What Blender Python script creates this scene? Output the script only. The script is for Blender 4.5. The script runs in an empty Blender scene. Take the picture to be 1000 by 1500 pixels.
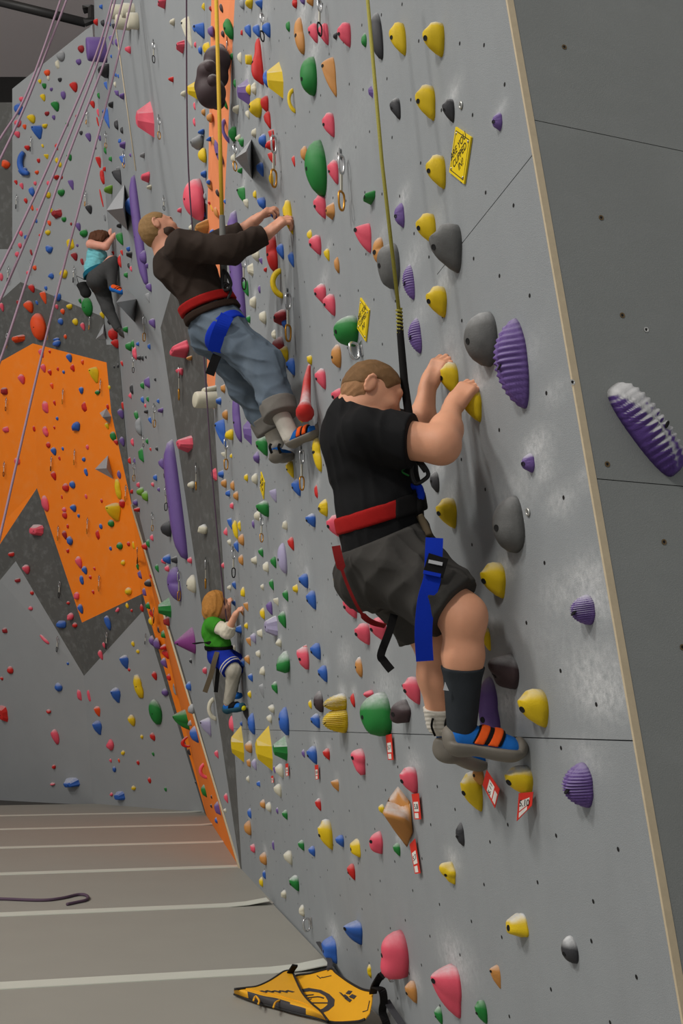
import bpy, bmesh, math, random
import numpy as np
from mathutils import Vector, Matrix
from mathutils.bvhtree import BVHTree
random.seed(7); RNG = np.random.default_rng(7)
SC = bpy.context.scene
COL = SC.collection
# ------------------------------------------------------------------ camera
FPX = 1440.0; PITCH = math.atan(312 / FPX); EYE = 1.35
FW = np.array([0, math.cos(PITCH), math.sin(PITCH)]); UP = np.array([0, -math.sin(PITCH), math.cos(PITCH)])
RT = np.array([1.0, 0, 0]); CAM = np.array([0, 0, EYE])
cd = bpy.data.cameras.new('camera'); cam = bpy.data.objects.new('camera', cd); COL.objects.link(cam)
cam.location = CAM; cam.rotation_euler = (math.pi / 2 + PITCH, 0, 0)
cd.sensor_fit = 'VERTICAL'; cd.sensor_height = 24; cd.lens = 24 * FPX / 1500; cd.clip_end = 200; cd.clip_start = .05
SC.camera = cam
# ------------------------------------------------------------------ world, lamps, exposure
W = bpy.data.worlds.new('world'); SC.world = W; W.use_nodes = True
W.node_tree.nodes['Background'].inputs[0].default_value = (.98, .985, 1, 1); W.node_tree.nodes['Background'].inputs[1].default_value = .25
def area(loc, target, size, power, col=(1, .975, .93)):
    l = bpy.data.lights.new('hall_lamp', 'AREA'); l.shape = 'DISK'; l.size = size; l.energy = power; l.color = col
    o = bpy.data.objects.new('hall_lamp', l); COL.objects.link(o); o.location = loc
    o.rotation_euler = (Vector(target) - Vector(loc)).to_track_quat('-Z', 'Y').to_euler()
area((-9.5, .5, 12.6), (0, 5, 2), 1.8, 520)
area((-7.5, -7.0, 11.5), (-3, 12, 2), 1.8, 640)
area((-12.0, 5.0, 12.8), (-1, 8, 2), 1.8, 140)
vs = SC.view_settings; vs.view_transform = 'Standard'; vs.look = 'None'; vs.gamma = 1; vs.use_curve_mapping = False; vs.exposure = 0.5
# ------------------------------------------------------------------ helpers
def ray(px, py): return FW + RT * ((px - 500) / FPX) + UP * ((750 - py) / FPX)
def proj(P):
    q = np.asarray(P) - CAM; z = q @ FW
    return np.stack([500 + FPX * (q @ RT) / z, 750 - FPX * (q @ UP) / z], -1)
def at(px, py, Y): return CAM + ray(px, py) * Y
def hitp(px, py, P0, N):
    r = ray(px, py); return CAM + r * (((P0 - CAM) @ N) / (r @ N))
def floorp(px, py): return hitp(px, py, np.zeros(3), np.array([0, 0, 1.0]))
def depth(P): return float((np.asarray(P) - CAM) @ FW)
def unit(v): v = np.asarray(v, float); return v / np.linalg.norm(v)
def tag(o, label=None, cat=None, group=None, kind=None):
    if label: o['label'] = label
    if cat: o['category'] = cat
    if group: o['group'] = group
    if kind: o['kind'] = kind
    return o
def meshobj(name, V, Fc, mats, parent=None, smooth=False, midx=None):
    me = bpy.data.meshes.new(name); me.from_pydata([tuple(map(float, v)) for v in V], [], [tuple(map(int, f)) for f in Fc])
    if not isinstance(mats, (list, tuple)): mats = [mats]
    for m in mats: me.materials.append(m)
    if midx is not None: me.polygons.foreach_set('material_index', list(midx))
    if smooth: me.polygons.foreach_set('use_smooth', [True] * len(me.polygons))
    me.update()
    o = bpy.data.objects.new(name, me); COL.objects.link(o)
    if parent is not None: setpar(o, parent)
    return o
def setpar(o, p):
    o.parent = p; o.matrix_parent_inverse = MW(p).inverted()
def MW(o):
    m = o.matrix_basis.copy()
    if o.parent is not None: m = MW(o.parent) @ o.matrix_parent_inverse @ m
    return m
def empty(name, loc): 
    o = bpy.data.objects.new(name, None); o.empty_display_size = .05; o.location = tuple(loc); COL.objects.link(o); return o
def bmobj(name, bm, mats, parent=None, smooth=False):
    me = bpy.data.meshes.new(name); bm.to_mesh(me); bm.free()
    if not isinstance(mats, (list, tuple)): mats = [mats]
    for m in mats: me.materials.append(m)
    if smooth: me.polygons.foreach_set('use_smooth', [True] * len(me.polygons))
    o = bpy.data.objects.new(name, me); COL.objects.link(o)
    if parent is not None: setpar(o, parent)
    return o
def tube_geo(pts, rad, seg=8, closed=False):
    pts = np.asarray(pts, float); n = len(pts); rad = np.broadcast_to(rad, (n,))
    V = []; ref = np.array([0.31, .57, .76]); prev = None
    for i in range(n):
        a = pts[(i - 1) % n] if (closed or i > 0) else pts[i]; b = pts[(i + 1) % n] if (closed or i < n - 1) else pts[i]
        t = unit(b - a)
        if prev is None: s = unit(np.cross(t, ref))
        else: s = unit(prev - t * (prev @ t))
        prev = s; w = np.cross(t, s)
        for k in range(seg):
            an = 2 * math.pi * k / seg; V.append(pts[i] + rad[i] * (math.cos(an) * s + math.sin(an) * w))
    Fc = []
    for i in range(n if closed else n - 1):
        j = (i + 1) % n
        for k in range(seg):
            l = (k + 1) % seg; Fc.append((i * seg + k, i * seg + l, j * seg + l, j * seg + k))
    if not closed:
        Fc.append(tuple(range(seg))[::-1]); Fc.append(tuple((n - 1) * seg + k for k in range(seg)))
    return V, Fc
def tube(name, pts, rad, mat, parent=None, seg=8, closed=False):
    V, Fc = tube_geo(pts, rad, seg, closed); return meshobj(name, V, Fc, mat, parent, True)
def spline(pts, n=10):
    P = np.asarray(pts, float); out = []
    for i in range(len(P) - 1):
        p0 = P[max(i - 1, 0)]; p1 = P[i]; p2 = P[i + 1]; p3 = P[min(i + 2, len(P) - 1)]
        for k in range(n):
            t = k / n
            out.append(.5 * (2 * p1 + (p2 - p0) * t + (2 * p0 - 5 * p1 + 4 * p2 - p3) * t * t + (3 * p1 - p0 - 3 * p2 + p3) * t ** 3))
    out.append(P[-1]); return np.array(out)
def ribbon(name, pts, wdir, width, thick, mat, parent=None):
    pts = np.asarray(pts, float); n = len(pts); V = []; Fc = []
    wd = np.broadcast_to(np.asarray(wdir, float), (n, 3)); wid = np.broadcast_to(width, (n,))
    for i in range(n):
        t = unit(pts[min(i + 1, n - 1)] - pts[max(i - 1, 0)]); w = unit(wd[i] - t * (wd[i] @ t)); nn = np.cross(t, w)
        for a, b in ((-1, -1), (1, -1), (1, 1), (-1, 1)): V.append(pts[i] + w * a * wid[i] / 2 + nn * b * thick / 2)
    for i in range(n - 1):
        for k in range(4):
            l = (k + 1) % 4; Fc.append((i * 4 + k, i * 4 + l, i * 4 + 4 + l, i * 4 + 4 + k))
    Fc += [(3, 2, 1, 0), tuple(4 * (n - 1) + k for k in range(4))]
    return meshobj(name, V, Fc, mat, parent, False)
def slab(name, P, N, thick, mat, parent=None):
    """flat polygon P pushed out along N by thick"""
    P = [np.asarray(p, float) for p in P]; n = len(P); V = P + [p + np.asarray(N) * thick for p in P]
    Fc = [tuple(range(n))[::-1], tuple(range(n, 2 * n))] + [(i, (i + 1) % n, n + (i + 1) % n, n + i) for i in range(n)]
    return meshobj(name, V, Fc, mat, parent)
# ------------------------------------------------------------------ materials
def srgb(r, g, b):
    f = lambda c: (c / 255 / 12.92) if c / 255 <= .04045 else ((c / 255 + .055) / 1.055) ** 2.4
    return (f(r), f(g), f(b), 1)
def mat(name, col, rough=.6, var=.12, scale=20, bump=.0, bscale=150, chalk=0, metal=0, attr=None, chalkcol=(.62, .63, .63, 1), streak=None, spec=.4, sheen=0, cth=.12):
    m = bpy.data.materials.new(name); m.use_nodes = True; nt = m.node_tree; N = nt.nodes; L = nt.links
    b = N['Principled BSDF']; b.inputs['Roughness'].default_value = rough; b.inputs['Metallic'].default_value = metal
    b.inputs['Specular IOR Level'].default_value = spec
    if sheen: b.inputs['Sheen Weight'].default_value = sheen
    tc = N.new('ShaderNodeTexCoord')
    def noise(sc, det=4, vec=None, rg=.6):
        n = N.new('ShaderNodeTexNoise'); n.inputs['Scale'].default_value = sc; n.inputs['Detail'].default_value = det; n.inputs['Roughness'].default_value = rg
        L.new(vec or tc.outputs['Object'], n.inputs['Vector']); return n.outputs['Fac']
    def mix(f, a, c):
        x = N.new('ShaderNodeMix'); x.data_type = 'RGBA'
        for s, v in ((0, f), (6, a), (7, c)):
            if hasattr(v, 'links'): L.new(v, x.inputs[s])
            else: x.inputs[s].default_value = v
        return x.outputs[2]
    def mth(op, a, c, clamp=False):
        x = N.new('ShaderNodeMath'); x.operation = op; x.use_clamp = clamp
        for s, v in ((0, a), (1, c)):
            if hasattr(v, 'links'): L.new(v, x.inputs[s])
            else: x.inputs[s].default_value = v
        return x.outputs[0]
    lo = tuple(c * (1 - var) for c in col[:3]) + (1,); hi = tuple(min(1, c * (1 + var)) for c in col[:3]) + (1,)
    c = mix(noise(scale), lo, hi)
    if streak:
        mp = N.new('ShaderNodeMapping'); mp.inputs['Scale'].default_value = streak[:3]; L.new(tc.outputs['Object'], mp.inputs['Vector'])
        s = mth('MULTIPLY', mth('SUBTRACT', noise(1, 5, mp.outputs[0]), .5, True), streak[3], True)
        c = mix(s, c, streak[4])
    if chalk:
        g = N.new('ShaderNodeNewGeometry'); sp = N.new('ShaderNodeSeparateXYZ'); L.new(g.outputs['Normal'], sp.inputs[0])
        oi = N.new('ShaderNodeObjectInfo')
        f = mth('MULTIPLY', mth('SUBTRACT', sp.outputs[2], cth, True), mth('ADD', .25, mth('MULTIPLY', oi.outputs['Random'], 1.1)))
        f = mth('MULTIPLY', f, mth('ADD', .25, mth('MULTIPLY', noise(45, 5), 1.5)))
        c = mix(mth('MULTIPLY', f, chalk, True), c, chalkcol)
    if attr:
        a = N.new('ShaderNodeAttribute'); a.attribute_name = attr
        f = mth('MULTIPLY', a.outputs['Fac'], mth('MULTIPLY', mth('SUBTRACT', noise(38, 6, None, .75), .28, True), 3.2), True)
        c = mix(f, c, chalkcol)
    L.new(c, b.inputs['Base Color'])
    if bump:
        bp = N.new('ShaderNodeBump'); bp.inputs['Strength'].default_value = bump; bp.inputs['Distance'].default_value = .004
        L.new(noise(bscale, 3), bp.inputs['Height']); L.new(bp.outputs[0], b.inputs['Normal'])
    return m
WHITISH = (.40, .41, .41, 1)
M_GREY = mat('grey_wall_paint', srgb(146, 150, 152), .75, .06, 6, .35, 320, attr='chalk', streak=(7, 7, .35, .55, (.20, .205, .21, 1)))
M_GREY2 = mat('grey_far_wall_paint', srgb(146, 150, 152), .75, .07, 1.2, .2, 120, streak=(5, 5, 2, .3, WHITISH))
M_GREYL = mat('grey_back_wall_paint', srgb(150, 153, 154), .75, .07, 1.2, .2, 120, streak=(5, 5, 2, .3, WHITISH))
M_DARK = mat('dark_grey_wall_paint', srgb(86, 86, 83), .75, .1, 2, .3, 200, streak=(9, 9, 9, .7, WHITISH))
M_DARKR = mat('charcoal_side_wall_paint', srgb(134, 137, 134), .7, .1, 3, .3, 320, streak=(5, 5, 9, .35, WHITISH))
M_ORANGE = mat('orange_wall_paint', srgb(255, 132, 14), .65, .05, 3, .15, 200, streak=(6, 6, 6, .8, (.85, .34, .1, 1)))
M_ORANGE2 = mat('pale_orange_wall_paint', srgb(250, 150, 98), .65, .05, 3, .15, 200)
M_PLY = mat('plywood_edge', srgb(196, 180, 150), .7, .15, 30)
M_FLOOR = mat('mat_vinyl', srgb(154, 152, 143), .6, .05, 2.5, .15, 300)
M_FLOORB = mat('dark_floor_base', srgb(70, 68, 64), .7)  # dark base floor under the mats, visible in their joints
M_TAPE = mat('seam_cover_vinyl', srgb(206, 208, 196), .5, .06, 3)
M_CEIL = mat('ceiling_panel', srgb(236, 224, 220), .8, .04, .5)
M_BLACK = mat('dark_steel', srgb(34, 33, 32), .5)
M_HOLE = mat('bolt_hole_black', srgb(16, 15, 14), .8)
M_RIM = mat('bolt_rim_brown', srgb(104, 84, 52), .6)
M_WASHER = mat('zinc_washer', srgb(200, 200, 195), .35, metal=.6)
M_STEEL = mat('polished_steel', srgb(205, 205, 205), .25, metal=.9, var=.05)
M_SLING = mat('pale_webbing', srgb(200, 195, 178), .8)
M_SLINGB = mat('black_webbing', srgb(24, 24, 25), .8)
M_BRASS = mat('gold_carabiner', srgb(200, 140, 50), .35, metal=.7)
HC = {'r': (198, 34, 28), 'p': (226, 84, 104), 'o': (232, 78, 24), 'y': (222, 188, 14), 'g': (26, 122, 48), 'b': (44, 94, 178),
      'v': (104, 78, 142), 'k': (50, 50, 53), 'w': (206, 200, 178), 't': (192, 132, 66), 'n': (60, 44, 46), 's': (140, 142, 144), 'm': (150, 32, 38),
      'l': (160, 152, 182), 'e': (104, 150, 40), 'a': (118, 82, 40), 'q': (128, 52, 122)}
CNAME = {'r': 'red', 'p': 'pink', 'o': 'orange-red', 'y': 'yellow', 'g': 'green', 'b': 'blue', 'v': 'purple', 'k': 'black', 'w': 'cream', 't': 'tan', 'n': 'dark brown',
         's': 'grey', 'm': 'maroon', 'l': 'lavender', 'e': 'lime green', 'a': 'brown', 'q': 'magenta'}
HM = {k: mat('hold_' + CNAME[k].replace(' ', '_').replace('-', '_'), srgb(*v), .62, .1, 14, .25, 260, chalk=.95) for k, v in HC.items()}
HM['vw'] = mat('hold_chalky_purple', srgb(94, 66, 140), .65, .1, 14, .25, 260, chalk=2.6, cth=-.35, chalkcol=(.5, .5, .5, 1))
HM['k2'] = mat('hold_charcoal_stone', srgb(96, 96, 94), .7, .3, 26, .3, 200, chalk=.5)
# ------------------------------------------------------------------ planes of the walls
A0 = floorp(560, 1490); B0 = floorp(355, 1275); D = unit(B0 - A0); NO = np.array([-D[1], D[0], 0])   # D runs along the main wall, NO points out of it
AL = math.radians(6.5); UM = math.cos(AL) * np.array([0, 0, 1]) + math.sin(AL) * NO; NM = unit(np.cross(UM, D))
if NM @ NO < 0: NM = -NM
def onM(px, py, off=0): return hitp(px, py, A0 + NM * off, NM)
def sh(P): q = np.asarray(P) - A0; return q @ D, q @ UM
l0 = floorp(136, 1177); l1 = floorp(300, 1190); DL = unit(l1 - l0); NL0 = np.array([DL[1], -DL[0], 0]); aL = math.radians(18)
NL = unit(np.cross(DL, math.cos(aL) * np.array([0, 0, 1]) + math.sin(aL) * NL0)); NL = NL if NL @ NL0 > 0 else -NL
def onL(px, py): return hitp(px, py, l0, NL)
gA = onL(140, 110); gB = onL(193, 740); gC = onM(352, 1273); NG = unit(np.cross(gB - gA, gC - gA)); NG = NG if NG[0] < 0 else -NG
def onG(px, py):
    return hitp(px, py, gA, NG)
# ------------------------------------------------------------------ setting: main wall
FLR = 0.0
wm = empty('wall_right', (A0[0], A0[1], 0)); tag(wm, kind='structure')
tag(wm, 'tall grey painted plywood climbing wall leaning slightly outward, right of the mats')
S0 = sh(onM(742, 0))[0]; S0b = sh(onM(1000, 1500))[0]
hs = sh(onM(560, 1074.2))[1]
dg0 = sh(onM(645, 390)); dg1 = sh(onM(785, 220))
Lb = [sh(onM(350, -120)), sh(onM(313, 600)), sh(onM(354, 1275))]
CH = [(868, 880, 30, .9), (860, 850, 34, .8), (880, 1010, 40, .95), (870, 985, 46, .7), (785, 655, 22, .9), (795, 690, 18, .7), (820, 735, 22, .6), (745, 1030, 20, .9), (740, 830, 18, .7), (812, 575, 18, .4),
      (700, 545, 16, .35), (860, 700, 18, .4), (520, 180, 60, .12), (400, 260, 40, .18), (470, 900, 50, .14), (560, 950, 20, .35), (440, 820, 30, .25), (505, 960, 20, .5), (575, 1050, 25, .3), (850, 960, 60, .22), (800, 940, 50, .15),
      (655, 500, 20, .3), (640, 330, 24, .25), (700, 700, 30, .12), (445, 850, 22, .4), (560, 1010, 14, .5), (420, 760, 16, .3), (600, 1130, 14, .5), (565, 330, 12, .3), (770, 520, 26, .3), (820, 870, 30, .5)]
def wall_panel(poly, gaps):
    """plywood sheet of the main wall, cut to the convex polygon poly in (s,h), with its chalk stains stored per vertex"""
    poly = np.array(poly); lo = poly.min(0); hi = poly.max(0); g = .028 if lo[0] < 1.2 else .04
    ns = int((hi[0] - lo[0]) / g) + 2; nh = int((hi[1] - lo[1]) / g) + 2
    bm = bmesh.new(); vv = [[bm.verts.new((lo[0] + i * g, lo[1] + j * g, 0)) for j in range(nh)] for i in range(ns)]
    for i in range(ns - 1):
        for j in range(nh - 1): bm.faces.new((vv[i][j], vv[i + 1][j], vv[i + 1][j + 1], vv[i][j + 1]))
    c = poly.mean(0)
    for k in range(len(poly)):
        a, b = poly[k], poly[(k + 1) % len(poly)]; e = b - a; n = np.array([e[1], -e[0]]); n = n / np.linalg.norm(n)
        if n @ (c - a) > 0: n = -n
        a2 = a - n * (.0016 if gaps[k] else 0)
        bmesh.ops.bisect_plane(bm, geom=bm.verts[:] + bm.edges[:] + bm.faces[:], plane_co=(a2[0], a2[1], 0), plane_no=(n[0], n[1], 0), clear_outer=True)
    bm.normal_update()
    edge = [e for e in bm.edges if e.is_boundary]
    r = bmesh.ops.extrude_edge_only(bm, edges=edge)
    for v in r['geom']:
        if isinstance(v, bmesh.types.BMVert): v.co.z = -.018
    sp = []
    for (px, py, rp, st) in CH + HOLD_TOPS:
        w = onM(px, py); s, h = sh(w); rr = rp * depth(w) / FPX; sp.append((s, h, rr / .45, rr, st))
    co = np.array([v.co[:] for v in bm.verts]); ch = np.zeros(len(co))
    for s, h, rs, rh, st in sp: ch = np.maximum(ch, st * np.exp(-((co[:, 0] - s) / rs) ** 2 - ((co[:, 1] - h) / rh) ** 2))
    for v in bm.verts:
        p = A0 + D * v.co.x + UM * v.co.y + NM * v.co.z; v.co = p
    bmesh.ops.recalc_face_normals(bm, faces=bm.faces)
    o = bmobj('panel', bm, M_GREY, wm)
    at_ = o.data.attributes.new('chalk', 'FLOAT', 'POINT'); at_.data.foreach_set('value', ch.astype(np.float32))
    return o
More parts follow.
